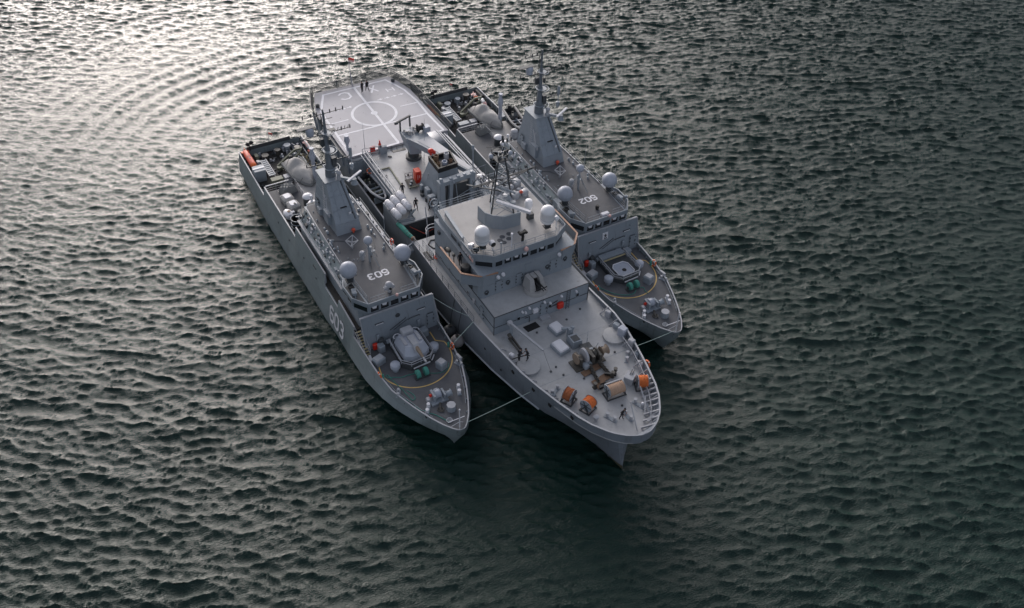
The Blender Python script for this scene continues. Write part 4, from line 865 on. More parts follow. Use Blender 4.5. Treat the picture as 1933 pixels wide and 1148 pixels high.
    for s in (-1, 1):
        for y in (22.5, 24.5, 26.2): b.bar((s * 5.9, y, 10.2), (s * 7.2, y, 11.6), .12, .12)
    stuff(b.o('wing_bracket', 'fit_grey', S))
    # wheelhouse: band of windows under a deep visor
    WH = [(-3.9, 20.88), (3.6, 20.79), (5.3, 22.0), (5.3, 30.5), (-5.6, 30.5), (-5.6, 22.2)]
    wh = MB().prism(WH, 13.0, 13.75).o('wheelhouse', 'house_grey', S)
    for i in range(7): x0 = -3.85 + i * 1.06; window(wh, (x0 + .05, 20.87 - i * .0127), (x0 + 1.0, 20.858 - i * .0127), 12.9, 13.74, 0, visor=(i in (1, 2, 3, 5)))
    window(wh, (-5.53, 22.12), (-3.98, 20.93), 12.9, 13.74, 0); window(wh, (3.7, 20.86), (5.22, 21.95), 12.9, 13.74, 0)
    for k in range(3):
        window(wh, (-5.6, 24.1 + k * 1.7), (-5.6, 22.6 + k * 1.7), 12.98, 13.72, 0); window(wh, (5.3, 22.6 + k * 1.7), (5.3, 24.1 + k * 1.7), 12.98, 13.72, 0)
    VT = [(-3.95, 20.75), (3.65, 20.65), (5.55, 21.9), (5.6, 24.6), (-5.85, 24.6), (-5.85, 22.1)]
    rf = MB().prism([(-3.95, 20.8), (3.65, 20.7), (5.5, 21.95), (5.5, 33.3), (1.4, 33.3), (1.3, 31), (-5.5, 31), (-5.75, 29), (-5.75, 22.15)], 13.75, 14.18).o('roof', 'house_grey', S)
    MB().prism([(-3.9, 20.95), (3.6, 20.85), (5.4, 22.05), (5.4, 33.2), (1.5, 33.2), (1.4, 30.9), (-5.4, 30.9), (-5.6, 29), (-5.6, 22.25)], 14.182, 14.2).o('roof_deck', 'deck_beige', S)
    b = MB(); P = [(-5.86, 24.7), (-5.86, 22.1), (-3.97, 20.72), (3.67, 20.62), (5.58, 21.88), (5.6, 24.7)]
    for a, c in zip(P, P[1:]):
        a, c = Vector((*a, 0)), Vector((*c, 0)); t = (c - a).normalized(); n = Vector((t.y, -t.x, 0)) ; up_ = Vector((0, 0, 1))
        b.add([a + n * .03 + up_ * 13.76, c + n * .03 + up_ * 13.76, c + up_ * 14.62, a + up_ * 14.62, a - n * .02 + up_ * 13.76, c - n * .02 + up_ * 13.76, c - n * .1 + up_ * 14.62, a - n * .1 + up_ * 14.62], [(0, 1, 2, 3), (7, 6, 5, 4), (0, 4, 5, 1), (3, 2, 6, 7), (0, 3, 7, 4), (1, 5, 6, 2)], False)
    b.o('visor', 'house_grey', rf)
    b = MB(); b.box((-5.72, 22.95, 0), (.03, 2.7, .55)); b.v = [(x, y, z + 13.8) for x, y, z in b.v]; b.v = [(x - .22 + .06 * (14.35 - z), y, z) for x, y, z in b.v]; sg = b.o('ribbon_board', 'pale_grey', rf)
    b = MB(); gx = lambda y, z: (-5.86 - .085 + .03 * (z - 13.9), y, z)
    for i, (ch, y) in enumerate((('D', 24.15), ('V', 23.55), ('V', 23.1))): glyph(b, ch, (-5.965, y, 13.9), (0, -.2, 0), (0, 0, .12), .5, .03)
    b.o('board_letters', 'mark_white', sg)
    b = MB(); b.box((-5.99, 22.35, 13.87), (.02, .4, .4)); b.box((-5.99, 21.85, 13.85), (.02, .35, .3)); b.o('board_badge', 'pink_white', sg)
    b = MB(); rail(b, [(-5.6, 24.6, 14.2), (-5.6, 22.4, 14.2), (-3.9, 21.0, 14.2), (3.6, 20.9, 14.2), (5.4, 22.1, 14.2), (5.4, 33, 14.2)], .95, 1.3, 3, .022); rail(b, [(5.4, 33.1, 14.2), (1.45, 33.1, 14.2), (1.4, 30.9, 14.2), (-5.3, 30.9, 14.2), (-5.55, 29, 14.2)], 1.0, 1.4, 3, .025); stuff(b.o('railing', 'fit_grey', S))
    b = MB(); b.bar((-5.5, 24.8, 14.35), (-5.1, 29.8, 14.35), .12, .7); b.bar((-5.5, 24.8, 14.75), (-5.1, 29.8, 14.75), .35, .06); b.o('screen_board', 'fit_grey', S)
    b = MB()
    for x, y in ((-1.9, 23.2), (-.9, 23.0), (-.5, 23.7), (-1.4, 23.6), (-1.7, 22.7)): b.lathe([(.32, 0), (.3, .012)], (x, y, 14.203), 12)
    stuff(b.o('deck_stain', 'deck_brown', S))
    radome(S, -4.35, 22.75, 15.25, .79, 'radome_white'); radome(S, 3.6, 22.6, 15.25, .79, 'radome_white')
    # stretch of the two white radomes is a capsule: add the straight skirt
    for x, y in ((-4.35, 22.75), (3.6, 22.6)):
        b = MB(); b.lathe([(.69, 15.25), (.795, 15.5), (.80, 16.5)], (x, y, 0), 24, cap=False); b.lathe([(.80 * math.cos(a), 16.5 + .80 * math.sin(a)) for a in [R(t) for t in (0, 15, 30, 45, 60, 75, 89.5)]], (x, y, 0), 24); b.o('radome_shell', 'radome_white', S)
    b = MB(); b.lathe([(.28, 0), (.42, .05), (.46, .7), (.36, 1.0), (.02, 1.1)], (2.75, 25.2, 15.6), 16); b.o('small_radome', 'radome_white', S)
    b = MB(); b.cyl((2.75, 25.2, 14.2), .2, 1.4, 8); b.box((2.9, 25, 14.2), (.7, .5, .7)); b.o('radome_post', 'dark_grey', S)
    b = MB(); b.ball((4.6, 22.3, 15.5), .3, 12); b.cyl((4.6, 22.3, 14.2), .06, 1.2, 6); b.o('gps_ball', 'radome_white', S)
    b = MB(); b.lathe([(.1, 0), (.1, .55)], (-3.35, 22.2, 14.2), 8); b.lathe([(.3, -.1), (.36, .35)], (-3.35, 22.15, 15.0), 14, 'Y'); b.o('searchlight', 'white', S)
    b = MB(); b.lathe([(.26, 0), (.3, .02)], (-3.35, 22.02, 15.0), 14, 'Y'); b.o('searchlight_glass', 'black', S)
    for x, y in ((-5.35, 23.2), (-5.1, 22.55)):
        b = MB(); b.lathe([(.36, 0), (.30, .5), (.12, .62)], (x, y + .2, 14.9), 14, M=Matrix(((1, 0, 0), (0, -.9, -.4), (0, .4, -.9)))); b.cyl((x, y, 14.2), .07, .7, 6); b.o('loud_hailer', 'rubber' if x > -5.2 else 'white', S)
    b = MB(); b.cyl((.2, 22.0, 14.2), .16, 1.0, 10); b.box((.2, 22.0, 15.2), (.9, .28, .28)); b.cyl((.55, 21.8, 15.35), .16, .5, 10, 'Y'); b.cyl((-.15, 21.8, 15.35), .16, .5, 10, 'Y'); b.o('binocular_stand', 'black', S)
    b = MB(); b.lathe([(.06, 0), (.06, 1.4), (.12, 1.42), (.12, 1.6)], (-2.9, 21.2, 14.2), 8); b.o('deck_light', 'fit_grey', S)
    b = MB(); b.lathe([(.06, 0), (.06, 1.7), (.14, 1.72), (.14, 1.95)], (-1.4, 21.6, 14.2), 8); b.o('deck_light', 'white', S)
    b = MB(); b.ball((-.2, 20.5, 14.35), .26, 12, 1.1); b.o('lamp_dome', 'pink_white', S)
    # screen at the foot of the lattice mast, and the mast
    sc0 = [(-2.3, 27.6), (-2.2, 26.2), (-1.6, 25.3), (-.6, 24.6), (1.4, 24.5), (1.7, 25.6)]
    b = MB(); b.loft([[(x, y, 14.2), (x * .98, y + .02, 15.95), (x * .95, y + .12, 15.95), (x * .95, y + .1, 14.2)] for x, y in sc0], closed=True, smooth=False); b.o('wind_screen', 'house_grey', S)
    legs = [((-1.0, 26.9, 14.2), (-.15, 27.0, 21.9)), ((1.75, 26.6, 14.2), (.5, 26.8, 21.9)), ((.4, 29.6, 14.2), (.2, 27.7, 21.9))]
    b = MB()
    for a, c in legs: b.tube([a, c], .095, 6)
    lm = b.o('lattice_mast', 'dark_grey', S); b = MB()
    L = [[Vector(a).lerp(Vector(c), t) for t in [i / 6 for i in range(7)]] for a, c in legs]
    for i in range(7):
        for j in range(3):
            b.tube([L[j][i], L[(j + 1) % 3][i]], .05, 4)
            if i < 6: b.tube([L[j][i], L[(j + 1) % 3][i + 1]], .035, 4)
    stuff(b.o('brace', 'fit_grey', lm))
    b = MB(); b.tube([(-.6, 26.4, 18.9), (.9, 26.3, 18.9), (.9, 27.9, 18.9), (-.6, 27.9, 18.9)], .06, 4, True); b.prism([(-.5, 26.6), (.8, 26.5), (.8, 27.8), (-.5, 27.8)], 21.62, 21.68); b.torus((.2, 27.2, 22.5), .9, .05, 16, 4); stuff(b.o('mast_platform', 'dark_grey', lm))
    b = MB()
    for z, y in ((19.3, 26.9), (18.9, 27.2)): b.tube([(.3, y, z), (4.6, y + .1, z + .1)], .06, 4); b.tube([(-.1, y, z), (-3.2, y, z)], .06, 4)
    for x in (1.2, 2.4, 3.5, 4.5, -1.2, -2.2, -3.1): b.tube([(x, 26.9, 18.9), (x, 27.2, 19.9)], .04, 4)
    b.tube([(.3, 27, 17.5), (-2.6, 29.5, 17.6)], .06, 4); b.tube([(.3, 27.4, 17.2), (-2.4, 30, 17.3)], .06, 4); b.tube([(.3, 26.6, 18.8), (4.4, 27, 19.4)], .05, 4)
    stuff(b.o('yard', 'dark_grey', lm))
    b = MB()
    for i in range(22):
        x, y, z = rnd.uniform(-1.2, 1.6), rnd.uniform(26.2, 28.2), rnd.uniform(21.4, 23.4)
        if i % 3: b.cyl((x, y, z), rnd.uniform(.06, .16), rnd.uniform(.2, .6), 7)
        else: b.tube([(x, y, z), (x + rnd.uniform(-.9, .9), y + rnd.uniform(-.5, .5), z + .2)], .04, 4)
    stuff(b.o('antenna_cluster', 'dark_grey', lm))
    b = MB()
    for x, y, z in ((-.9, 27.3, 22.2), (.9, 26.4, 22.6), (1.3, 27.4, 21.9)): b.ball((x, y, z), .26, 10)
    stuff(b.o('dome_cluster', 'radome_grey', lm))
    b = MB(); b.bar((.6, 26.2, 17.3), (.9, 25.4, 16.6), .3, .4); b.lathe([(.3, 0), (.3, .5)], (.8, 25.3, 16.55), 12); rd = b.o('radar', 'fit_grey', S)
    b = MB(); b.bar((-.75, 26.2, 17.05), (1.55, 22.85, 17.0), .34, .3); b.o('scanner', 'white', rd)
    b = MB(); b.torus((.9, 26.0, 18.6), 1.1, .08, 14, 5, a0=R(20), a1=R(160)); b.bar((-.4, 27, 18.4), (1.2, 25.5, 17.9), .2, .2); b.o('radar_bracket', 'fit_grey', S)
    b = MB(); b.ball((1.7, 25.2, 18.1), .22, 10, .8); b.o('lamp_dome', 'red_faded', S)
    # aft roof clutter abaft the mast
    b = MB(); rg = random.Random(4)
    for i in range(26):
        x, y = rg.uniform(1.6, 4.9), rg.uniform(28.6, 32.8)
        if i % 4 == 0: b.ball((x, y, 14.7), rg.uniform(.3, .55), 10, .8); b.cyl((x, y, 14.2), .25, .5, 8)
        else: b.rbox((x, y, 14.2), (rg.uniform(.3, .9), rg.uniform(.3, .9), rg.uniform(.3, 1.1)), rg.random(), .06)
    stuff(b.o('roof_equipment', 'pale_grey', S))
    b = MB()
    for i in range(12): x, y = rg.uniform(1.5, 4.9), rg.uniform(28.8, 32.6); b.tube([(x, y, 14.2), (x + rg.uniform(-1, 1), y + .3, 15 + rg.random()), (x + rg.uniform(-2, 2), y + rg.uniform(-1, 1), 14.6)], .05, 5)
    stuff(b.o('pipework', 'dark_grey', S))
    # gun on the deckhouse roof
    gx_, gy = .1, 18.75
    b = MB(); b.lathe([(1.3, 0), (1.32, .12), (1.2, .42)], (gx_, gy, 9.82), 24); gu = b.o('deck_gun', 'gun_grey', S)
    for s in (-1, 1):
        b = MB(); b.prism([(gx_ + s * .32, gy - .75), (gx_ + s * 1.0, gy - .6), (gx_ + s * 1.1, gy + .9), (gx_ + s * .32, gy + 1.1)], 10.24, 11.55, [(gx_ + s * .36, gy - .2), (gx_ + s * .78, gy - .1), (gx_ + s * .85, gy + .85), (gx_ + s * .36, gy + 1.0)]); b.o('gun_shield', 'gun_grey', gu)
    b = MB(); b.box((gx_, gy + .75, 10.24), (.66, .55, 1.15)); b.bar((gx_, gy + 1.0, 11.4), (gx_, gy + .1, 11.5), .5, .12); b.o('back_shield', 'gun_grey', gu)
    b = MB()
    for s in (-1, 1): b.tube([(gx_ + s * .14, gy + .5, 11.0), (gx_ + s * .14, gy - 1.1, 11.15), (gx_ + s * .14, gy - 1.9, 11.2)], [.11, .08, .05], 6)
    b.box((gx_, gy - .3, 10.3), (.5, 1.0, .6)); b.bar((gx_ - .6, gy - .95, 10.5), (gx_ - .1, gy - .8, 10.7), .08, .08); b.bar((gx_ + .2, gy - 1.0, 10.6), (gx_ + .75, gy - 1.15, 10.9), .08, .08); b.o('gun_barrel', 'gunmetal', gu)
    # fittings on the two front walls
    for x in (-4.0, 1.9): pass
    door(h2, (-3.7, 20.1, 10.15), .85, 1.5, (0, -1), 'house_grey'); door(h2, (-1.2, 20.1, 10.15), .8, 1.5, (0, -1), 'house_grey'); door(h2, (3.1, 20.1, 10.35), .85, 1.5, (0, -1), 'house_grey')
    for x, z in ((-5.2, 10.6), (-2.6, 11.0), (2.35, 11.2), (4.6, 11.5)):
        b = MB(); b.torus((x, 20.02, z), .22, .06, 12, 4, 'Y'); b.box((x, 19.98, z - .3), (.25, .12, .2)); b.o('valve', 'dark_grey', h2)
    for x, z in ((-3.9, 12.35), (-3.3, 12.5), (3.7, 12.5)):
        b = MB(); b.lathe([(.14, 0), (.2, .12), (.22, .3)], (x, 19.7, z), 12, 'Y'); b.box((x, 19.95, z - .05), (.1, .2, .1)); b.o('floodlight', 'white', h2)
    b = MB(); b.tube([(-.6, 20.02, 12.5), (.3, 20.02, 12.65)], .05, 4); b.tube([(-1.0, 19.95, 9.9), (1.4, 19.95, 9.9), (1.4, 19.95, 11.2)], .04, 4); b.tube([(2.0, 20.02, 11.9), (4.2, 20.02, 11.9)], .025, 4); b.tube([(-5, 20.02, 11.5), (-1, 20.02, 11.5)], .025, 4); stuff(b.o('wall_pipe', 'fit_grey', h2))
    for x, z in ((-4.15, 8.35), (-3.0 + .05, 8.35), (4.5, 8.6), (.95, 8.5)): window(h1, (x - .25, 16.94), (x + .25, 16.94), z - .25, z + .3, 0)
    b = MB(); b.rbox((-.95, 16.8, 8.55), (.62, .3, .5), 0, .04); b.o('wall_cabinet', 'white', h1)
    for x, z in ((-2.6, 9.3), (-1.75, 9.5), (.15, 9.55), (2.3, 9.5), (-2.2, 9.05), (.9, 9.1), (4.2, 9.4)):
        b = MB(); b.lathe([(.1, 0), (.14, .2), (.12, .3)], (x, 16.62, z), 10, 'Y'); b.o('deck_lamp', 'white', h1)
    b = MB(); b.rbox((2.2, 16.72, 7.9), (.75, .42, .75), 0, .1); b.o('fire_box', 'red', h1)
    b = MB(); b.prism([(-.35, 16.9), (.75, 16.9), (.75, 16.3), (-.35, 16.3)], ZD, ZD + .28); b.o('door_step', 'pale_grey', h1)
    door(h1, (.15, 16.95, ZD + .28), .85, 1.8, (0, -1), 'house_grey')
    b = MB()
    for x in (3.0, 3.4): b.tube([(x, 16.78, ZD), (x, 16.78, 9.9)], .03, 4)
    for i in range(9): b.tube([(3.0, 16.78, ZD + .2 + i * .28), (3.4, 16.78, ZD + .2 + i * .28)], .02, 4)
    stuff(b.o('wall_ladder', 'dark_grey', h1))
    b = MB(); b.tube([(1.1, 16.88, 8.7), (1.9, 16.88, 8.95)], .05, 4); b.tube([(1.0, 16.88, 8.3), (1.9, 16.88, 8.5)], .05, 4); b.tube([(-2.2, 16.88, 8.1), (-1.6, 16.88, 8.1), (-1.6, 16.88, ZD)], .04, 4); stuff(b.o('wall_pipe', 'dark_grey', h1))
    for y in (22.8, 25, 27.2, 29.4): window(h1, (-5.95, y + .25), (-5.95, y - .25), 8.4, 8.9, 0)
    door(h2, (-5.95, 22.2, 9.95), .8, 1.6, (-1, 0), 'glass'); door(h1, (-5.95, 19.6, ZD + .1), .8, 1.8, (-1, 0), 'house_grey')
    for y, z in ((21.2, 8.6), (24, 10.6), (26, 10.4), (28, 10.8), (29.6, 12)):
        b = MB(); b.rbox((-6.08, y, z), (.22, .4, .4), 0, .03); b.o('wall_box', 'pale_grey' if y < 22 else 'dark_grey', h1)
    # wing gear
    b = MB(); b.lathe([(.5, 0), (.55, .15), (.55, 1.0), (.45, 1.2), (.02, 1.25)], (-6.45, 22.5, 11.8), 18); b.o('covered_pelorus', 'rubber', S)
    b = MB(); b.cyl((-6.9, 25.4, 11.8), .07, 1.2, 6); b.lathe([(.2, 0), (.26, .3), (.2, .6)], (-6.9, 25.3, 13.0), 10, 'Y'); b.ball((-6.75, 24.6, 12.95), .2, 8); b.cyl((-6.75, 24.6, 11.8), .06, 1.0, 6); b.o('signal_lamp', 'machine', S)
    # starboard side deck: ladder tower, rails, hose and hydrant
    b = MB()
    for x, y in ((-5.3, 31.2), (-4.6, 31.2), (-5.3, 32.2), (-4.6, 32.2)): b.bar((x, y, ZD), (x, y, 14.2), .09, .09)
    for i in range(9):
        z = ZD + .7 * i; b.bar((-5.3, 31.2, z), (-4.6, 31.2, z + .7), .05, .05); b.bar((-5.3, 31.2, z), (-5.3, 32.2, z + .7), .05, .05); b.bar((-4.6, 32.2, z), (-5.3, 32.2, z + .7), .05, .05)
    stuff(b.o('ladder_tower', 'fit_grey', S))
    b = MB(); b.torus((-4.95, 33.1, 13.6), .5, .07, 16, 5, 'Y'); b.torus((-4.4, 32.9, 12.7), .38, .09, 16, 5, 'Y'); b.o('hose_reel', 'fit_grey', S)
    b = MB()
    for z in (.7, 1.2): b.torus((-4.3, 34.6, ZD + z), 1.0, .05, 18, 5, a0=R(0), a1=R(180))
    for a in (0, 60, 120, 180): b.tube([(-4.3 + math.cos(R(a)), 34.6 + math.sin(R(a)), ZD), (-4.3 + math.cos(R(a)), 34.6 + math.sin(R(a)), ZD + 1.2)], .04, 4)
    rail(b, [(-3.3, 34.7, ZD), (-2.3, 34.7, ZD)], 1.2, .6, 2, .03); stuff(b.o('guard_rail', 'pale_grey', S))
    b = MB(); b.tube([(-4.0, 33.8, ZD + .05), (-5.0, 34.2, ZD + .05), (-5.6, 33.6, ZD + .05), (-5.4, 32.8, ZD + .05), (-4.8, 32.2, ZD + .05), (-5.6, 31.6, ZD + .05), (-6.0, 31.0, ZD + .05)], .09, 6); b.o('deck_hose', 'rubber', S)
    b = MB(); rail(b, [(-7.0, 34.6, ZD), (-7.0, 19.5, ZD)], 1.0, 1.5, 3, .028); rail(b, [(-6.3, 33.6, ZD), (-6.3, 30.8, ZD)], 1.0, 1.0, 3, .025); rail(b, [(7.0, 34.6, ZD), (7.0, 19.5, ZD)], 1.0, 1.5, 3, .036); stuff(b.o('railing', 'mast_grey', S))
    b = MB(); b.box((-6.6, 31.8, ZD + .004), (.75, 1.7, .02)); hh = b.o('side_hatch', 'black', S)
    b = MB(); rail(b, [(-6.15, 31.0, ZD), (-6.15, 32.6, ZD)], .9, .6, 3, .03); stuff(b.o('hatch_rail', 'fit_grey', S))
    b = MB(); b.lathe([(.16, 0), (.12, .5), (.3, .55), (.3, .62)], (-5.4, 30.4, ZD), 12); b.torus((-5.4, 30.2, ZD + .7), .3, .09, 12, 5); b.torus((-5.9, 30.8, ZD + .35), .25, .08, 12, 5); b.o('hydrant', 'red_faded', S)
    b = MB(); b.box((-4.8, 31.6, ZD), (.45, .15, 1.2)); b.o('notice_board', 'orange', S)
    b = MB(); b.rbox((-7.9, 34.9, 6.0), (2.0, .9, .3), .1, .05); b.bar((-8.7, 34.9, 6.2), (-6.9, 34.9, 7.2), .2, .2); b.o('gangway_bracket', 'fit_grey', S)
    # foredeck machinery
    for x0, y0, x1, y1, rz in ((.38, 14.45, 1.0, 1.3, .12), (-.75, 11.9, 1.05, 1.5, .12)):
        b = MB(); b.rbox((x0, y0, ZD), (x1 + .35, y1 + .35, .42), rz, .08); hb = b.o('hatch_trunk', 'fit_grey', S)
        b = MB(); b.rbox((x0, y0, ZD + .42), (x1 + .15, y1 + .15, .22), rz, .1); b.o('hatch_lid', 'white', hb)
    b = MB(); b.prism([(.35, 11.2), (1.5, 11.1), (1.55, 12.4), (.4, 12.5)], ZD, ZD + .95, [(.4, 11.25), (1.45, 11.15), (1.5, 12.35), (.45, 12.45)]); b.box((1.1, 13.0, ZD), (.5, .5, 1.3)); b.cyl((1.4, 13.0, ZD + 1.1), .2, .3, 10); b.bar((.9, 13.2, ZD + 1.2), (.3, 13.5, ZD + 1.1), .3, .2); b.o('control_stand', 'fit_grey', S)
    b = MB(); b.box((.95, 11.75, ZD + .95), (.75, .8, .05)); b.o('stand_well', 'dark_grey', S)
    b = MB(); b.prism([(.9, 9.7), (2.1, 9.6), (2.15, 10.9), (.95, 11.0)], ZD + .55, ZD + .62); b.o('wire_tray', 'dark_grey', S)
    b = MB(); b.tube([(1.9, 10.9, ZD), (1.9, 10.9, ZD + 1.3), (2.6, 11.8, ZD + 1.3), (2.6, 11.8, ZD)], .025, 4); b.tube([(2.5, 10.2, ZD), (2.7, 10.0, ZD + 1)], .03, 4); stuff(b.o('guard_rail', 'fit_grey', S))
    b = MB(); b.box((.75, 9.0, ZD), (3.6, 1.6, .18)); b.box((-.3, 9.2, ZD + .15), (.3, 1.3, 1.1)); b.box((1.0, 9.0, ZD + .15), (.35, 1.5, 1.2)); b.box((1.95, 8.9, ZD + .15), (.3, 1.2, 1.0)); wl = b.o('anchor_windlass', 'machine', S)
    b = MB(); b.lathe([(.62, 0), (.62, .12), (.36, .2), (.36, .4)], (-.65, 9.2, ZD + .95), 16, 'X'); b.o('warping_drum', 'barrel_tan', wl); b = MB(); b.lathe([(.55, 0), (.34, .25), (.34, .5), (.55, .75)], (2.3, 8.9, ZD + .95), 16, 'X'); b.o('warping_drum', 'barrel_tan', wl)
    b = MB(); b.lathe([(.78, 0), (.82, .1), (.82, .22), (.5, .3)], (.25, 9.1, ZD + 1.1), 20, 'X'); b.o('gear_case', 'pale_grey', wl)
    b = MB(); b.lathe([(.36, 0), (.5, .06), (.36, .12), (.36, .6), (.5, .66), (.36, .72), (.36, 1.0), (.55, 1.05), (.55, 1.15)], (.65, 9.0, ZD + 1.0), 16, 'X'); b.cyl((-.4, 9.1, ZD + .9), .4, .4, 12, 'X'); b.o('cable_lifter', 'machine', wl)
    b = MB(); b.rbox((.1, 8.3, ZD + .2), (.55, .7, .5)); b.cyl((.6, 8.2, ZD + .5), .22, .8, 10, 'Y'); b.rbox((1.6, 9.6, ZD + .2), (.6, .7, .7)); b.o('motor', 'fit_grey', wl)
    for x, y, d in ((-.2, 7.7, (1.0, .7, .06)), (1.0, 7.9, (1.1, .8, .06)), (.2, 5.9, (1.2, 1.2, .05)), (1.25, 6.3, (1.0, .8, .05))):
        b = MB(); b.box((x, y, ZD + .1), d, .1); b.o('rusty_plate', 'rust', wl)
    for x0, y0, x1, y1 in ((.45, 8.0, .15, 6.0), (1.6, 8.0, 1.75, 6.4)):
        b = MB(); n = 9
        for i in range(n):
            t = i / (n - 1); b.torus((x0 + (x1 - x0) * t, y0 + (y1 - y0) * t, ZD + .62 - .3 * t), .15, .055, 8, 4, 'X' if i % 2 else 'Z')
        b.bar((x0, y0, ZD + .3), (x1, y1, ZD + .16), .26, .2); b.o('anchor_chain', 'machine', wl)
    for x, y in ((-.55, 5.6), (.55, 5.0), (1.9, 6.0), (2.4, 6.3)):
        b = MB(); b.lathe([(.2, 0), (.16, .15), (.16, .7), (.22, .8)], (x, y, ZD), 10); b.bar((x - .3, y, ZD + .3), (x + .3, y + .1, ZD + .3), .14, .14); b.o('chain_stopper', 'machine', wl)
    b = MB(); b.bar((-.3, 5.2, ZD + .35), (.9, 5.0, ZD + .6), .3, .3); b.bar((1.3, 6.6, ZD + .3), (2.2, 5.8, ZD + .4), .25, .25); b.tube([(.2, 5.6, ZD + .2), (.3, 5.1, ZD + .9)], .1, 6); b.o('cable_clamp', 'gunmetal', wl)
    for x, y, rz in ((-1.35, 1.55, R(115)), (.28, .95, R(95)), (4.75, 7.5, R(50)), (2.1, 1.7, R(110)), (-4.35, 7.15, R(20))): bollards(S, x, y, ZD, rz, .17, .55, .85, 'pale_grey')
    b = MB(); b.lathe([(.16, 0), (.14, .35), (.28, .4), (.3, .6), (.02, .75)], (-2.75, 2.1, ZD), 12); b.o('mushroom_vent', 'pale_grey', S)
    b = MB(); b.rbox((-4.75, 6.75, ZD), (.5, .4, .25), .4, .05); b.torus((-4.75, 6.75, ZD + .2), .22, .06, 12, 5); b.o('fairlead', 'fit_grey', S)
    b = MB(); b.rbox((3.15, 4.75, ZD), (1.15, 1.0, .85), .55, .06); bx = b.o('deck_locker', 'pale_grey', S)
    b = MB(); b.bar((3.3, 4.7, ZD + .9), (3.9, 5.1, ZD + .95), .06, .06); b.bar((3.15, 4.85, ZD + .9), (3.75, 5.25, ZD + .95), .06, .06); b.o('locker_handle', 'dark_grey', bx)
    b = MB(); b.ball((2.25, 1.3, ZD + .55), .18, 10); b.cyl((2.25, 1.3, ZD), .08, .5, 6); b.o('deck_light', 'white', S)
    for x, y in ((-5.05, 11.2), (5.3, 10.7)):
        b = MB(); b.lathe([(1.22, 0), (1.22, .28), (1.15, .3)], (x, y, ZD), 28); b.o('stores_disc', 'deck_light', S)
    # gear along the port bulwark, with inner rail and stays
    for x, y, d, m_ in ((6.0, 8.6, (.6, .7, 1.2), 'pale_grey'), (5.65, 7.1, (.5, .5, .8), 'fit_grey'), (6.1, 10.4, (.8, .9, 1.3), 'radome_grey'), (5.35, 6.0, (.4, .7, .6), 'white'), (6.2, 11.6, (.6, .8, .8), 'fit_grey'), (6.45, 13.6, (.5, .7, .9), 'pale_grey'), (-5.9, 13.2, (.45, .6, .6), 'white')):
        b = MB(); b.rbox((x, y, ZD), d, .3, .1); b.o('side_locker', m_, S)
    b = MB(); rail(b, [(4.3, 3.8, ZD), (4.75, 5.2, ZD), (5.3, 7.4, ZD), (5.55, 9.6, ZD)], .9, .8, 2, .035); stuff(b.o('inner_rail', 'pale_grey', S))
    b = MB()
    for y in (-1.2, -.5, .3, 1.2, 2.2, 3.3, 4.5, 5.8, 7.2, 8.8, 10.4, 12, 14):
        x = lerp_tab(T_TOP, y)[0]
        for s in (-1, 1): b.bar((s * max(x - 1.0, .5), y + .35, ZD + .02), (s * (x - .16), y, 8.25), .07, .16)
    stuff(b.o('bulwark_stay', 'pale_grey', S))
    # jackstaff and anchor platform rails in the eyes of the ship
    b = MB(); b.tube([(.1, -.9, ZD), (.5, 1.2, ZD + 1.9)], .06, 5); b.tube([(2.2, -.2, ZD), (2.7, 2.6, ZD + 1.6)], .07, 5); b.tube([(1.5, 0.0, ZD + 1), (2.6, 1.5, ZD + 1.2)], .05, 5); b.tube([(1.2, -1.3, ZD + .4), (3.2, .5, ZD + .5)], .05, 5); b.tube([(2.1, -.6, ZD), (1.9, .3, ZD + 1.8), (2.6, .9, ZD)], .05, 5)
    b.bar((1.6, -1.2, ZD + .5), (2.5, -.9, ZD + .55), .28, .08); b.bar((1.4, -.7, ZD + .5), (2.9, -.2, ZD + .55), .28, .08); b.o('jackstaff', 'pale_grey', S)
    b = MB()
    for i in range(9): y = -1.6 + i * .62; x = lerp_tab(T_TOP, y)[0]; b.bar((x - .1, y, 8.2), (max(x - 1.3, .3), y + .75, ZD + .1), .13, .2)
    b.tube([(1.6, -.9, ZD + .75), (2.6, 0.4, ZD + .75), (3.5, 2.0, ZD + .75), (4.0, 3.4, ZD + .75)], .05, 5); stuff(b.o('bow_frame', 'pale_grey', S))
    b = MB()
    for s in (-1, 1):
        for y, z in ((3.2, 7.5), (8.3, 7.2), (11.5, 7.0), (6, 6.9)): b.box((s * (lerp_tab(T_TOP, y)[0] - .0), y, z), (.1, .4, .3))
        for y, z in ((13.5, 5.6), (17, 5.6), (22, 5.4)): b.cyl((s * 7.0, y, z), .14, .06, 10, 'X')
    stuff(b.o('hull_fitting', 'black', S))
    # small davit on the starboard bow
    b = MB(); b.lathe([(.26, 0), (.2, .3), (.2, 1.7)], (-4.45, 15.9, ZD), 12); dv = b.o('davit', 'fit_grey', S)
    b = MB(); b.bar((-4.5, 16.1, ZD + 1.9), (-3.15, 11.5, ZD + 1.35), .22, .2); b.rbox((-4.45, 16.2, ZD + 1.6), (.5, .5, .4), .2, .05); b.o('boom', 'pale_grey', dv)
    b = MB(); b.bar((-4.5, 15.6, ZD + .2), (-4.6, 13.4, ZD + .3), .12, .3); b.bar((-4.9, 15.6, ZD + .2), (-4.9, 13.6, ZD + .3), .12, .2); b.cyl((-4.8, 15.2, ZD + .6), .2, .6, 10, 'Y'); b.o('davit_gear', 'machine', dv)
    b = MB(); b.tube([(-3.15, 11.5, ZD + 1.3), (-3.3, 9.6, ZD + .05)], .015, 4); b.box((-3.3, 9.6, ZD), (.2, .2, .1)); b.o('fall', 'dark_grey', dv)
    # deck details strewn about
    b = MB()
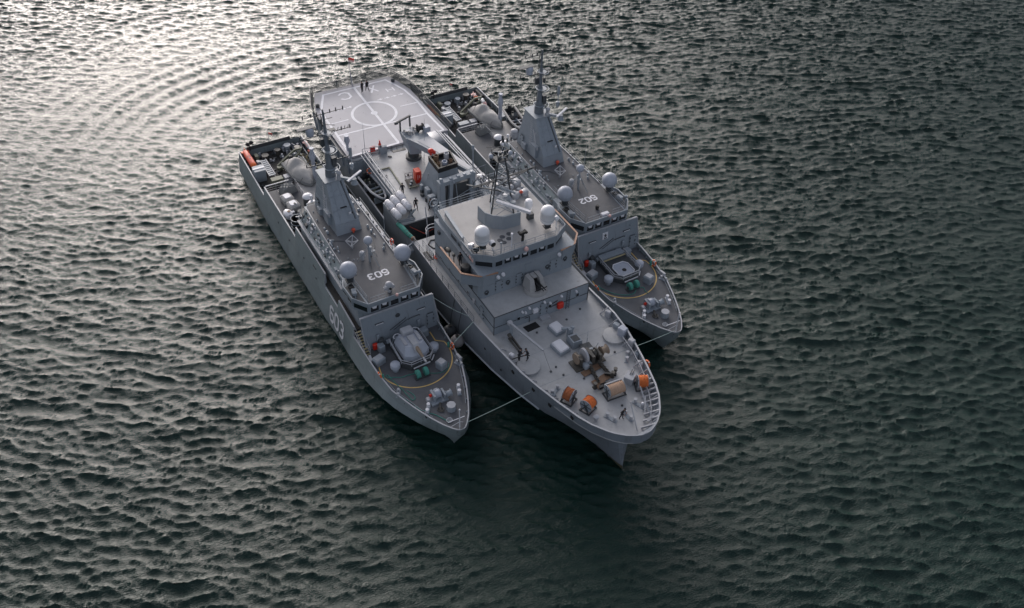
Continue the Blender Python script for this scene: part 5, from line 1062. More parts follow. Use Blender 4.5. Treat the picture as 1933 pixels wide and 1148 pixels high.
    for x, y in ((4.4, 16.0), (2.2, 15.3), (-1.7, 15.1), (-2.4, 8.6), (3.3, 10.0), (-2.5, 9.9), (-.8, 7.2), (4.1, 8.8), (.6, 2.4)): b.lathe([(.12, 0), (.12, .1), (.06, .14)], (x, y, ZD), 8)
    stuff(b.o('deck_socket', 'dark_grey', S))
    # funnel
    FB = [(-1.4, 40.2), (2.9, 40.2), (3.2, 44.8), (-1.5, 44.8)]; FT = [(-.6, 40.7), (1.9, 40.8), (2.3, 43.4), (-.5, 43.5)]
    fn = MB().prism(FB, ZD, 11.7, FT).o('funnel', 'house_grey', S)
    b = MB(); ins = lambda t, e: [(t[0][0] + e, t[0][1] + e), (t[1][0] - e, t[1][1] + e), (t[2][0] - e, t[2][1] - e), (t[3][0] + e, t[3][1] - e)]
    o_, i_ = ins(FT, -.1), ins(FT, .12)
    b.loft([[(*o_[k % 4], 11.5), (*o_[k % 4], 12.15), (*i_[k % 4], 12.15), (*i_[k % 4], 11.72)] for k in range(5)], closed=True, caps=False, smooth=False); b.poly([(*p, 11.73) for p in i_]); b.o('funnel_cap', 'black', fn)
    for x, y, r_, h, m_ in ((.1, 42.8, .3, .8, 'rust'), (1.4, 42.6, .32, .9, 'pale_grey'), (.6, 41.5, .34, .6, 'radome_grey'), (1.5, 41.6, .22, .5, 'rust'), (-.1, 41.7, .2, .5, 'rust')):
        b = MB(); b.lathe([(r_, 0), (r_, h), (r_ * .8, h), (r_ * .78, h - .2)], (x, y, 11.73), 12); b.o('exhaust_pipe', m_, fn)
    b = MB(); b.tube([(-.55, 40.8, 12.0), (-.45, 43.3, 12.0)], .05, 4); b.tube([(-.4, 40.9, 11.95), (-.3, 43.3, 11.95)], .05, 4); stuff(b.o('cap_bar', 'yellow', fn))
    b = MB()
    for y in (41.2, 42.6): b.box((-1.28, y, 9.5), (.06, .12, .9), ry=.16)
    b.rbox((.7, 40.25, 8.6), (1.2, .5, .5)); b.rbox((-1.6, 42, ZD), (.5, .9, 1.4)); b.rbox((-1.75, 43.4, ZD), (.4, .5, 1.1)); stuff(b.o('funnel_fitting', 'fit_grey', fn))
    b = MB(); b.ball((.15, 44.4, 12.2), .4, 10, .8); b.cyl((.15, 44.4, 10.5), .15, 1.5, 8); b.ball((.5, 44.2, 12.0), .25, 8); b.o('alarm_horn', 'red', S)
    # portal frame forward of the funnel
    b = MB(); b.rbox((-1.15, 39.0, ZD), (.75, .9, 4.1), 0, .06); b.rbox((3.1, 39.2, ZD), (.75, .9, 4.1), 0, .06); b.bar((-1.5, 39.05, 11.15), (3.5, 39.25, 11.15), .85, .55); b.bar((.0, 39, ZD + .3), (.2, 39, 11), .45, .45); fr = b.o('portal_frame', 'house_grey', S)
    b = MB()
    for x in (-1.1, .2, 1.2, 2.1, 3.1): b.rbox((x, 39.05, 11.42), (.4, .45, .14), 0, .05)
    b.ball((.35, 38.6, 11.1), .2, 8); b.rbox((-1.1, 39.05, 11.5), (.4, .4, .3)); stuff(b.o('frame_fitting', 'fit_grey', fr))
    b = MB(); b.box((1.2, 39.6, ZD), (3.4, .8, 3.0)); b.o('engine_casing', 'dark_grey', S)
    b = MB(); b.tube([(-.6, 38.4, 8.5), (3.2, 38.6, 9.6)], .04, 4); b.tube([(.9, 38.4, ZD), (.6, 38.5, 11)], .05, 4); b.tube([(1.6, 38.5, 9.0), (2.7, 38.5, 8.8)], .04, 4); stuff(b.o('stay_wire', 'fit_grey', S))
    b = MB()
    for x, y, d in ((-1.9, 40.2, (.9, .7, 1.6)), (-1.95, 39.2, (.6, .5, 1.3)), (4.3, 41, (1.0, 3, 1.4)), (4.6, 38, (.9, 2, 1.2)), (2.2, 37.4, (.8, .8, 1.5)), (4.2, 35.5, (1.0, 1.2, 1.4))): b.rbox((x, y, ZD), d, 0, .08)
    stuff(b.o('deck_equipment', 'fit_grey', S))
    b = MB(); rg = random.Random(9)
    for i in range(40):
        x, y = rg.uniform(3.3, 6.4), rg.uniform(34, 43); b.rbox((x, y, ZD), (rg.uniform(.2, .6), rg.uniform(.2, .8), rg.uniform(.2, 1.3)), rg.random(), .04)
    stuff(b.o('port_equipment', 'pale_grey', S))
    for x, y, r_ in ((5.7, 41.6, .85), (6.2, 40.2, .7), (5.2, 39.6, .5)): b = MB(); b.ball((x, y, ZD + .6), r_, 14, .8); b.cyl((x, y, ZD), r_ * .6, .7, 10); b.o('white_cover', 'white', S)
    b = MB(); rg = random.Random(17)
    for i in range(30):
        x, y = rg.uniform(-4.9, -1.7), rg.uniform(39.2, 53); 
        if abs(x + 3.3) < 1.1: continue
        b.rbox((x, y, ZD), (rg.uniform(.12, .4), rg.uniform(.12, .5), rg.uniform(.1, .6)), rg.random(), .03)
    stuff(b.o('small_fitting', 'dark_grey', S))
    b = MB()
    for i in range(5): b.tube([(3.3 + .35 * i, 43.5, ZD + .5 + .2 * i), (3.2 + .35 * i, 38, ZD + .6 + .2 * i), (2.8 + .4 * i, 35.2, ZD + 1.2)], .06, 5)
    for i in range(8): b.tube([(rg.uniform(3, 6.5), rg.uniform(34, 45), ZD), (rg.uniform(3, 6.5), rg.uniform(34, 45), ZD + rg.uniform(1, 2.6))], .05, 4)
    for y in (35, 37.2, 39.4, 41.6): b.tube([(3.2, y, ZD), (3.2, y, ZD + 2.4), (6.6, y + .3, ZD + 2.4), (6.6, y + .3, ZD)], .06, 4)
    stuff(b.o('pipework', 'mast_grey', S))
    b = MB(); b.box((4.9, 36.3, ZD + 1.3), (2.6, 1.6, .1)); rail(b, [(3.6, 35.5, ZD + 1.4), (6.2, 35.5, ZD + 1.4), (6.2, 37.1, ZD + 1.4), (3.6, 37.1, ZD + 1.4)], .9, .8, 3, .03); stuff(b.o('gear_platform', 'fit_grey', S))
    b = MB(); rail(b, [(-1.2, 45.4, ZD), (3.2, 45.2, ZD)], 1.0, .9, 3, .03); rail(b, [(3.4, 53.0, ZD), (3.4, 46, ZD)], 1.0, 1.2, 3, .03); stuff(b.o('guard_rail', 'fit_grey', S))
    # crane stowed fore and aft
    b = MB(); b.lathe([(1.05, 0), (1.05, .35), (.72, .4), (.72, 1.5)], (.55, 50.7, ZD), 24); cr = b.o('deck_crane', 'dark_grey', S)
    b = MB(); b.prism([(-.25, 49.9), (1.15, 49.4), (1.7, 51.2), (.0, 52.3)], ZD + 1.2, 10.6, [(-.5, 50.4), (.2, 49.9), (2.5, 52.4), (-.5, 52.9)]); b.o('crane_house', 'house_grey', cr)
    b = MB(); T = [(-.45, 50.6, 9.9, 10.6), (2.5, 52.2, 9.9, 10.6), (2.4, 49.4, 9.9, 10.75), (4.05, 40.6, 10.2, 10.8), (3.3, 40.3, 10.2, 10.8), (.3, 48.6, 9.9, 10.75)]
    n = len(T); b.add([(x, y, a) for x, y, a, c in T] + [(x, y, c) for x, y, a, c in T], [list(range(n - 1, -1, -1)), list(range(n, 2 * n))] + [(i, (i + 1) % n, n + (i + 1) % n, n + i) for i in range(n)], False); b.o('crane_boom', 'house_grey', cr)
    b = MB(); b.poly([(.5, 49.2, 10.78), (2.3, 49.4, 10.79), (3.95, 40.8, 10.83), (3.4, 40.5, 10.83)]); b.poly([(.5, 49.2, 10.74), (3.4, 40.5, 10.79), (3.95, 40.8, 10.79), (2.3, 49.4, 10.75)]); b.o('boom_top', 'pale_grey', cr)
    b = MB(); b.bar((-.4, 52.4, 10.6), (-.4, 52.4, 12.1), .18, .18); b.bar((1.2, 52.9, 10.6), (1.2, 52.9, 12.1), .18, .18); b.bar((-.9, 52.3, 12.1), (1.3, 52.9, 12.2), .22, .22); b.rbox((-1.0, 52.2, 11.95), (.5, .3, .3)); b.o('crane_gallows', 'dark_grey', cr)
    b = MB(); b.lathe([(.55, 0), (.55, .08), (.35, .1), (.35, .75), (.55, .78), (.55, .86)], (1.5, 51.2, 11.15), 16, 'X'); b.o('crane_winch', 'rubber', cr)
    b = MB(); b.rbox((2.6, 50.9, 10.7), (.9, .9, .7), 0, .05); b.rbox((.3, 51.8, 10.6), (1.2, .8, .12)); b.o('crane_machinery', 'radome_grey', cr)
    b = MB()
    for i in range(14): b.rbox((rg.uniform(-.1, 1.6), rg.uniform(50.6, 52.3), 10.6), (rg.uniform(.15, .4), rg.uniform(.15, .4), rg.uniform(.2, .5)), rg.random(), .04)
    stuff(b.o('crane_fitting', 'deck_beige', cr))
    b = MB(); b.bar((-1.9, 51.9, ZD + .9), (-.2, 51.5, ZD + 1.1), .5, .06); b.bar((-2.0, 51.8, ZD + .9), (-2.0, 51.8, ZD + 1.9), .08, .08); rail(b, [(-2.0, 52.2, ZD + .9), (-.4, 51.9, ZD + .9)], .7, .8, 2, .03); b.o('crane_ladder', 'dark_grey', cr)
    # aft deck furniture
    b = MB(); rail(b, [(-4.85, 53.3, ZD), (-5.05, 43.6, ZD)], 1.1, 1.2, 3, .035); rail(b, [(-5.4, 53.7, ZD), (-2.2, 53.2, ZD)], 1.3, 1.05, 3, .04); stuff(b.o('railing', 'fit_grey', S))
    b = MB(); b.bar((-5.15, 53.4, ZD + 1.3), (-5.35, 43.2, ZD + 1.25), .12, .12); b.bar((-5.45, 53.4, ZD + 1.0), (-5.6, 43.2, ZD + .95), .12, .12); b.bar((-5.75, 53.4, ZD + .6), (-5.8, 43.2, ZD + .6), .1, .1); b.o('boat_rail', 'pale_grey', S)
    b = MB(); b.bar((5.2, 53.4, ZD + 1.3), (5.3, 39.5, ZD + 1.2), .12, .12); b.bar((5.75, 53.4, ZD + .9), (5.85, 39.5, ZD + .9), .12, .12); b.bar((6.3, 53.2, ZD + .6), (6.35, 39.5, ZD + .6), .12, .12); b.bar((6.7, 53.2, ZD + .2), (6.8, 37, ZD + .2), .14, .14)
    for y in range(40, 54, 2): b.bar((5.2, y, ZD + 1.2), (6.7, y, ZD + .1), .08, .08)
    stuff(b.o('boat_rail', 'pale_grey', S))
    b = MB(); b.bar((-4.9, 50.0, ZD + .12), (-3.3, 49.9, ZD + .12), .16, .14); b.bar((-3.3, 49.9, ZD + .12), (-3.55, 45.6, ZD + .12), .16, .14); b.o('deck_pipe', 'olive', S)
    b = MB(); b.rbox((-4.0, 53.6, ZD + .55), (.75, .12, .8), 0, .03); b.o('notice_board', 'red', S)
    b = MB(); b.lathe([(.25, 0), (.25, .9), (.3, 1.0)], (-2.9, 53.7, ZD), 10); b.rbox((-2.6, 53.5, ZD), (.9, .7, 1.0)); b.o('refuelling_station', 'fit_grey', S)
    b = MB(); b.lathe([(.12, 0), (.2, .1), (.2, .35), (.1, .5), (.1, .9)], (-2.9, 53.7, ZD + 1.0), 10); b.o('hydrant', 'red', S)
    b = MB(); b.rbox((4.9, 53.2, ZD), (2.2, 2.6, .5), 0, .06); b.lathe([(.12, 0), (.1, 1.0), (.2, 1.05), (.2, 1.3)], (3.7, 51, ZD), 8); b.o('valve_station', 'pale_grey', S)
    b = MB(); b.tube([(1.2, 48.9, ZD), (1.4, 48.7, ZD + 6.8)], [.05, .012], 5); b.o('whip_antenna', 'fit_grey', S)
    b = MB(); b.tube([(-4.9, 54.0, ZD), (-4.9, 54.1, ZD + 5)], [.05, .012], 5); b.o('whip_antenna', 'fit_grey', S)
    b = MB(); b.tube([(5.6, 43.5, ZD), (5.6, 43.5, ZD + 4.2)], [.1, .08], 6); b.lathe([(.18, 0), (.18, .5), (.1, .6)], (5.6, 43.5, ZD + 4.1), 8); b.o('light_post', 'fit_grey', S)
    b = MB(); b.tube([(-4.3, 36, 4.2), (-4.0, 37.6, 9.6)], .07, 5); b.o('well_pole', 'pale_grey', S)
    b = MB(); b.tube([(-5.9, 38.2, ZD - .4), (-4.6, 36.8, 6.3), (-3.2, 37.2, 6.2)], .03, 4); b.o('well_hose', 'red_faded', S)
    b = MB(); b.lathe([(.2, 0), (.2, .05)], (-2.9, 37.8, 4.2), 8); b.o('well_lamp', 'white', S)
    b = MB()
    for i in range(5): b.bar((-5.75 + .1 * i, 39.3, ZD), (-5.0 + .1 * i, 38.8, ZD + 1.5), .05, .05)
    for z in (.2, 1.0): b.bar((-7.0, 39.0, ZD + z * .3), (-5.0, 38.6, ZD + z * .3), .1, .1)
    b.bar((-7.1, 43.2, ZD), (-7.1, 38.8, ZD), .1, .5); b.bar((-4.9, 42.6, ZD), (-4.9, 38.8, ZD), .1, .5); [b.bar((-7.35, y0 - .95 + e, 7.8), (-4.7, y0 + .05 + e, 7.8), .1, .08) for y0 in (42.35, 40.5) for e in (-.4, .45)]; [b.bar((x, y, ZD - .1), (x, y, 7.8), .09, .09) for x, y in ((-6.9, 41.1), (-4.9, 41.9), (-6.9, 42.0), (-4.9, 42.8), (-6.9, 39.3), (-4.9, 40.1), (-6.9, 40.1), (-4.9, 40.9))]; b.o('raft_rack', 'fit_grey', S)
    return S
# ---------------------------------------------------------------- build the three ships
F3 = Frame(-13.71088669, 11.18585008, R(0.30193))
F2 = Frame(14.12627303, 12.00090212, R(-0.42282))
FC = Frame(0, 0, 0)
s3 = tag(kormoran('603', F3, True), 'grey warship with a turreted gun and 603 on its bow, nearest to the camera', 'warship')
s2 = tag(kormoran('602', F2, False), 'grey warship with 602 on its roof and an empty gun platform', 'warship')
sc_ship = tag(tender(FC), 'larger pale decked support ship moored between the two warships, with a helicopter deck aft', 'ship')
for o, g in ((s3, 'minehunters moored on either side'), (s2, 'minehunters moored on either side')): o['group'] = g

# ---------------------------------------------------------------- people
def person(loc, rz, label, pose='stand', hat='cloth_navy', group='crew on deck'):
    """One continuous body grown over a skeleton; the figure faces its own -y."""
    J = {'pel': (0, 0, .95, .135), 'wst': (0, .01, 1.10, .125), 'che': (0, 0, 1.32, .15), 'nek': (0, 0, 1.50, .06), 'hd0': (0, -.015, 1.60, .085), 'hd1': (0, -.02, 1.70, .09)}
    E_ = [('pel', 'wst'), ('wst', 'che'), ('che', 'nek'), ('nek', 'hd0'), ('hd0', 'hd1')]
    def limb(names, pts, rad):
        for n_, p_, r_ in zip(names, pts, rad): J[n_] = (*p_, r_)
        E_.extend(zip(names, names[1:]))
    st = {'stand': (0, 0), 'walk': (.26, -.22), 'stride': (.34, -.3), 'lean': (.05, -.05), 'work': (.08, -.08)}[pose]
    lean = {'lean': .16, 'work': .22}.get(pose, .02)
    for s, d in ((1, st[0]), (-1, st[1])):
        limb([f'hip{s}', f'kne{s}', f'ank{s}', f'toe{s}'], [(s * .10, 0, .88), (s * .11, -d * .55 - .02, .50), (s * .12, -d + (.1 if d < 0 else 0), .09), (s * .14, -d - .16 + (.1 if d < 0 else 0), .045)], (.10, .072, .05, .04))
        E_.append(('pel', f'hip{s}'))
        a = -d * .9
        if pose in ('lean', 'work'): el, wr = (s * .27, -.10, 1.16), (s * .17, -.36, 1.10)
        else: el, wr = (s * .29, -a * .4 + .03, 1.14), (s * .30, -a * .8 - .06, .90)
        limb([f'sho{s}', f'elb{s}', f'wri{s}', f'pal{s}'], [(s * .19, 0, 1.42), el, wr, (wr[0] - s * .01, wr[1] - .04, wr[2] - .07)], (.075, .05, .035, .038))
        E_.append(('che', f'sho{s}'))
        px_, py_, pz_ = J[f'pal{s}'][:3]
        for i in range(5):
            dx_ = (i - 1.5) * .02 if i < 4 else -s * .045; ln = (.07, .08, .075, .06, .05)[i]
            limb([f'k{s}{i}', f't{s}{i}'], [(px_ + dx_ * .8, py_ - .02, pz_ - .035), (px_ + dx_, py_ - .045, pz_ - .035 - ln)], (.011, .009)); E_.append((f'pal{s}', f'k{s}{i}'))
    for k_ in ('wst', 'che', 'nek', 'hd0', 'hd1', 'sho1', 'sho-1'):
        x, y, z, r_ = J[k_]; J[k_] = (x, y - lean * max(0, z - .95) * 1.3, z, r_)
    names = list(J); me = bpy.data.meshes.new('person'); me.from_pydata([J[n_][:3] for n_ in names], [(names.index(a), names.index(b)) for a, b in E_], [])
    t = bpy.data.objects.new('tmp', me); C.objects.link(t); md = t.modifiers.new('skin', 'SKIN')
    for i, n_ in enumerate(names): v = me.skin_vertices[0].data[i]; v.radius = (J[n_][3], J[n_][3]); v.use_root = (n_ == 'pel')
    t.modifiers.new('sub', 'SUBSURF').levels = 1
    bpy.context.view_layer.update(); m2 = bpy.data.meshes.new_from_object(t.evaluated_get(bpy.context.evaluated_depsgraph_get()))
    bpy.data.objects.remove(t); m2.name = 'person'; m2.materials.clear()
    for k_ in ('cloth_navy', 'skin', 'rubber'): m2.materials.append(MATS[k_])
    hd = Vector(J['hd0'][:3]); hands = [Vector(J[f'pal{s}'][:3]) for s in (1, -1)]
    for p in m2.polygons:
        c = p.center; p.use_smooth = True
        p.material_index = 1 if (c.z > 1.52 or any((c - h).length < .13 for h in hands)) else (2 if c.z < .11 else 0)
    o = bpy.data.objects.new('person', m2); C.objects.link(o); o.location = loc; o.rotation_euler = (0, 0, rz)
    h = Vector(J['hd1'][:3]); b = MB(); b.lathe([(.102, -.01), (.112, .03), (.10, .075), (.06, .10), (.005, .107)], h + Vector((0, .01, .01)), 12); b.box(h + Vector((0, -.10, .005)), (.13, .07, .015)); b.o('cap', hat, o)
    b = MB(); b.box(h + Vector((0, -.105, -.10)), (.022, .03, .045)); b.o('nose', 'skin', o)
    b = MB()
    for s in (-1, 1): b.ball(h + Vector((s * .034, -.088, -.055)), .010, 6)
    stuff(b.o('eye', 'black', o))
    b = MB(); b.box((0, -.012, 1.0), (.30, .29, .04)); b.o('belt', 'rubber', o)
    return tag(o, label, 'person', group)
ZH = 7.62
person((0.75, 68.3, ZH), R(-150), 'dark clothed person on the helicopter deck, beside its centre line', 'stand')
person((1.5, 68.25, ZH), R(-170), 'dark clothed person on the helicopter deck, next to the painted X', 'walk')
person((-4.15, 43.9, ZD), R(150), 'person in dark overalls striding beside the topmost white raft canister', 'stride')
person((-3.95, 40.45, ZD), R(-12), 'person in dark overalls walking alone on the open deck towards the dark well', 'stride')
person((-2.6, 39.5, ZD), R(70), 'person in dark clothing standing by the funnel casing', 'lean')
person((-6.25, 24.1, 11.8), R(5), 'person in dark clothing on the open bridge wing', 'stand')
person((-5.5, 12.4, ZD), R(110), 'bare headed crew member by the starboard bulwark, nearer the bulwark of two with a hose', 'work')
person((-4.75, 11.95, ZD + .28), R(-100), 'crew member on the round deck plate holding a dark hose', 'work')
person((-.45, 1.05, ZD), R(20), 'crew member in black near the bow beside a pair of bollards', 'work')
b = MB(); b.tube([(-6.2, 12.6, ZD + .5), (-5.6, 12.2, ZD + .95), (-4.9, 11.8, ZD + 1.25), (-4.7, 11.6, ZD + 1.2)], .06, 6)
tag(b.o('hose', 'rubber', None), 'thick dark hose held between two crew members', 'hose')

# ---------------------------------------------------------------- rope reels on the forecastle
def reel(x, y, ang, r, ln, ropemat, label, group='rope reels on the forecastle'):
    """Reel on a stand; its axis lies along the direction ang in plan."""
    t = empty('rope_reel', (x, y, ZD), ang)
    b = MB(); rows = max(5, int(ln / .09)); prof = [(r * .3, -ln / 2)]
    for i in range(rows + 1):
        h = -ln / 2 + ln * i / rows; prof += [(r * .93, h - ln / rows * .48), (r * (1.0 + .02 * math.sin(i * 2.7)), h)]
    prof = [(a, max(-ln / 2, min(ln / 2, h))) for a, h in prof] + [(r * .3, ln / 2)]
    b.lathe(prof, (0, 0, r + .28), 28, 'X'); b.o('rope', ropemat, t)
    b = MB(); rg = random.Random(int(x * 50))
    for i in range(9):
        a0 = rg.uniform(0, 6); h = rg.uniform(-.4, .4) * ln; pts = [(h + .12 * math.sin(k * .9 + a0), (r * 1.02) * math.cos(a0 + k * .35), r + .28 + r * 1.02 * math.sin(a0 + k * .35)) for k in range(8)]; b.tube(pts, .035, 5)
    stuff(b.o('loose_turn', ropemat, t))
    for s in (-1, 1):
        b = MB(); b.lathe([(r * 1.12, 0), (r * 1.12, .05)], (s * (ln / 2 + .03) - .025, 0, r + .28), 28, 'X'); fl = b.o('flange', 'fit_grey', t)
        b = MB(); b.lathe([(r * .28, 0), (r * .28, .12)], (s * (ln / 2 + .06) - .06, 0, r + .28), 14, 'X')
        for k in range(6):
            a = k * math.pi / 3; b.bar((s * (ln / 2 + .08), r * .25 * math.cos(a), r + .28 + r * .25 * math.sin(a)), (s * (ln / 2 + .08), r * 1.02 * math.cos(a), r + .28 + r * 1.02 * math.sin(a)), .05, .07)
        stuff(b.o('spoke', 'dark_grey', fl))
    b = MB()
    for s in (-1, 1):
        for q in (-1, 1): b.bar((s * (ln / 2 + .17), q * r * .8, 0), (s * (ln / 2 + .17), 0, r + .3), .08, .1)
        b.box((s * (ln / 2 + .17), 0, 0), (.12, r * 2, .1))
    b.bar((-ln / 2 - .17, -r * .9, .06), (ln / 2 + .17, -r * .9, .06), .1, .1); b.bar((-ln / 2 - .17, r * .9, .06), (ln / 2 + .17, r * .9, .06), .1, .1); b.o('stand', 'dark_grey', t)
    if ln > 1.4: b = MB(); b.bar((-ln / 2 - .1, r * .9, r * 2 + .1), (ln / 2 + .1, r * .9, r * 2 + .1), .14, .18); b.o('top_bar', 'pale_grey', t)
    return tag(t, label, 'rope reel', group)
reel(-3.75, 5.5, R(-62), .66, .85, 'rope_rust', 'rust brown rope reel against the starboard bulwark of the forecastle')
reel(-2.65, 3.65, R(-158), .62, .95, 'rope_orange', 'bright orange rope reel beside the bulwark, nearest to the bow')
reel(.75, 4.0, R(-4), .60, 1.75, 'rope_tan', 'wide reel of pale tan rope between the anchor chains and the bow')
reel(3.75, 3.5, R(-24), .62, .95, 'rope_orange', 'orange rope reel beside the port bulwark, below the grey locker')

# ---------------------------------------------------------------- life raft canisters on their rack
def canister(x, y, z, label):
    t = empty('life_raft_canister', (x, y, z), R(2))
    b = MB(); b.lathe([(.1, -.80), (.34, -.76), (.42, -.66), (.43, -.02), (.46, -.02), (.46, .02), (.43, .02), (.42, .66), (.34, .76), (.1, .80)], (0, 0, .44), 18, 'Y'); b.o('shell', 'white', t)
    b = MB()
    for y_ in (-.45, -.2, .25, .48): b.torus((0, y_, .44), .435, .018, 18, 4, 'Y')
    stuff(b.o('strap', 'pale_grey', t))
    b = MB(); b.box((0, -.4, -.06), (.8, .1, .12)); b.box((0, .4, -.06), (.8, .1, .12)); b.o('cradle', 'fit_grey', t)
    return tag(t, label, 'life raft', 'white life raft canisters beside the funnel deck')
for x, y, z, lb in ((-5.05, 42.4, 7.9, 'inboard canister of the row farther from the bridge, beside the striding person'), (-6.05, 41.9, 7.9, 'middle canister of the row farther from the bridge'), (-7.0, 41.4, 7.9, 'outboard canister of the row farther from the bridge, hanging over the ship side'),
                    (-5.15, 40.55, 7.9, 'inboard canister of the row nearer the bridge, at the rack posts'), (-6.1, 40.0, 7.9, 'middle canister of the row nearer the bridge'), (-7.0, 39.45, 7.9, 'outboard canister of the row nearer the bridge, closest to the dark well')):
    canister(x, y, z, 'white ' + lb)

# ---------------------------------------------------------------- covered boats and gear on the minehunters
def covered_boat(F, x, y, z, rz, label):
    t = empty('covered_boat', F.w(x, y, z), F.a + rz)
    b = MB(); secs = []; n = 19; m = 13; rg = random.Random(3)
    for i in range(n):
        u = i / (n - 1); yy = -3.2 + 6.4 * u                      # bow at -y
        hw = 1.36 * (min(1, (u / .42)) ** .5 if u < .42 else 1) * (1 - .12 * max(0, u - .7) / .3)
        if u < .01: hw = .18
        rz_ = 1.0 + .55 * math.exp(-((u - .32) / .25) ** 2) + .95 * math.exp(-((u - .70) / .15) ** 2) - .25 * max(0, u - .88) / .12
        row = []
        for j in range(m):
            v = -1 + 2 * j / (m - 1); a = abs(v)
            zz_ = .42 + (rz_ - .42) * (1 - a ** (1.5 if u > .55 else 3.0)) if a < 1 else .12
            fold = .045 * math.sin(9 * v + 5 * u) * (1 - a) + .03 * math.sin(23 * u + 4 * v)
            row.append((hw * (1.04 if a == 1 else 1) * v, yy + .02 * math.sin(8 * v), zz_ + (fold if a < 1 else 0)))
        secs.append(row)
    b.loft(secs, smooth=True); b.add(secs[0], [list(range(m))]); b.add(secs[-1], [list(range(m))]); b.o('canvas_cover', 'canvas', t)
    b = MB(); P = [(1.28 * (min(1, ((i / 14) / .42)) ** .5 if i / 14 < .42 else 1), -3.2 + 6.4 * i / 14, .28) for i in range(15)]
    b.tube([(-a, c, d) for a, c, d in P[::-1]] + P[1:], .26, 8); b.o('inflatable_tube', 'canvas_dark', t)
    b = MB(); b.rbox((0, 3.25, .1), (.55, .5, 1.0), 0, .1); b.o('outboard_motor', 'rubber', t)
    b = MB(); b.box((0, .3, -.35), (1.6, 4.6, .4)); b.box((0, -1.5, -1.25), (1.8, .25, 1.0)); b.box((0, 1.8, -1.25), (1.8, .25, 1.0)); b.o('cradle', 'dark_grey', t)
    b = MB()
    for k in range(5): yy = -2.2 + k * 1.1; b.tube([(-1.35, yy, .2), (-.7, yy + .1, .95 + .2 * (k > 2)), (0, yy + .15, 1.45 + (.7 if k == 4 else 0) - .12 * (k == 0))], .03, 4)
    stuff(b.o('lashing', 'dark_grey', t))
    return tag(t, label, 'boat', 'covered boats on the minehunters')
covered_boat(F3, 1.15, 46.4, 4.45, R(4), 'inflatable boat under a grey canvas on the warship nearest the camera')
covered_boat(F2, 1.45, 46.3, 4.45, R(6), 'inflatable boat under a grey canvas on the far warship')
def covered_gear(F, x, y, z, label):
    b = MB(); secs = []
    for i in range(7):
        u = i / 6; row = []
        for j in range(9):
            v = -1 + 2 * j / 8; a = abs(v); row.append((1.1 * v * (1 + .05 * math.sin(3 * i)), -.75 + 1.5 * u, (0 if a == 1 or i in (0, 6) else .95 + .14 * math.sin(7 * v + 2 * i) - .3 * a ** 4)))
        secs.append(row)
    b.loft(secs, smooth=True); t = empty('covered_equipment', F.w(x, y, z), F.a + R(8)); b.o('canvas_cover', 'canvas_dark', t)
    b = MB(); b.box((0, 0, -.05), (1.9, 1.3, .12)); b.o('pallet', 'dark_grey', t)
    return tag(t, label, 'covered equipment', 'canvas covered equipment')
covered_gear(F3, -1.75, 43.5, 4.57, 'dark canvas bundle beside the covered boat, on the warship nearest the camera')
covered_gear(F2, -.75, 43.6, 4.57, 'dark canvas bundle beside the covered boat, on the far warship')
def raft_box(F, x, y, z, rz, label):
    t = empty('raft_container', F.w(x, y, z), F.a + rz)
    for s in (-1, 1): b = MB(); b.rbox((0, s * .86, 0), (1.45, 1.62, .85), 0, .2); sh = b.o('shell', 'canvas', t); c = MB(); c.rbox((0, s * .86, .85), (1.0, 1.1, .07), 0, .12); c.o('lid', 'white', sh)
    b = MB(); b.box((0, 0, -.08), (1.3, 3.2, .1)); b.o('skid', 'dark_grey', t)
    b = MB(); b.box((.1, -1.2, .9), (.22, .3, .1)); b.o('lock', 'black', t)
    return tag(t, label, 'raft container')
raft_box(F3, -2.45, 40.6, 4.58, R(6), 'low whitish two part container on the brown boat deck')
t = empty('capsule_raft', F3.w(-3.6, 38.2, 4.55), F3.a)
b = MB(); b.lathe([(.05, -.75), (.4, -.65), (.55, -.2), (.55, .3), (.4, .65), (.05, .72)], (0, 0, .55), 16, 'Y'); b.o('shell', 'white', t)
b = MB(); b.lathe([(.22, 0), (.2, .02)], (.12, -.1, 1.1), 12); b.o('port', 'rust', t)
b = MB(); b.box((.55, .25, .1), (.7, .35, .5)); b.o('inflation_bottle', 'white', t)
tag(t, 'rounded white capsule lying inside the starboard bulwark, beside the black hooped tub', 'capsule')
def drone(F, x, y, z, rz, ln, r, m_, nose, label, tail=None):
    t = empty('underwater_drone', F.w(x, y, z), F.a + rz)
    b = MB(); b.lathe([(.04, -ln / 2), (r * .6, -ln / 2 + .12), (r * .92, -ln / 2 + .4), (r, -ln / 2 + .8), (r, ln / 2 - .9), (r * .7, ln / 2 - .25), (r * .5, ln / 2)], (0, 0, r + .1), 18, 'Y'); b.o('body', m_, t)
    b = MB(); b.lathe([(.03, -ln / 2 - .01), (r * .62, -ln / 2 + .10), (r * .945, -ln / 2 + .4), (r * 1.005, -ln / 2 + .62)], (0, 0, r + .1), 18, 'Y'); b.o('nose', nose, t)
    b = MB(); b.box((0, ln / 2 - .2, r - r * 1.3 + .1), (.05, .4, r * 2.6)); b.box((0, ln / 2 - .2, r + .08), (r * 2.6, .4, .05)); b.o('fin', tail or m_, t)
    b = MB(); b.box((0, -ln * .25, -.58), (r * 2.0, .2, .78)); b.box((0, ln * .25, -.58), (r * 2.0, .2, .78)); b.box((0, 0, -.5), (r * 1.4, ln * .5, .3)); b.o('cradle', 'dark_grey', t)
    b = MB(); b.torus((0, .2, r + .1), r * 1.01, .03, 18, 4, 'Y'); b.box((0, -.3, r * 2 + .08), (.1, .3, .1)); b.o('band', 'fit_grey', t)
    return tag(t, label, 'underwater drone')
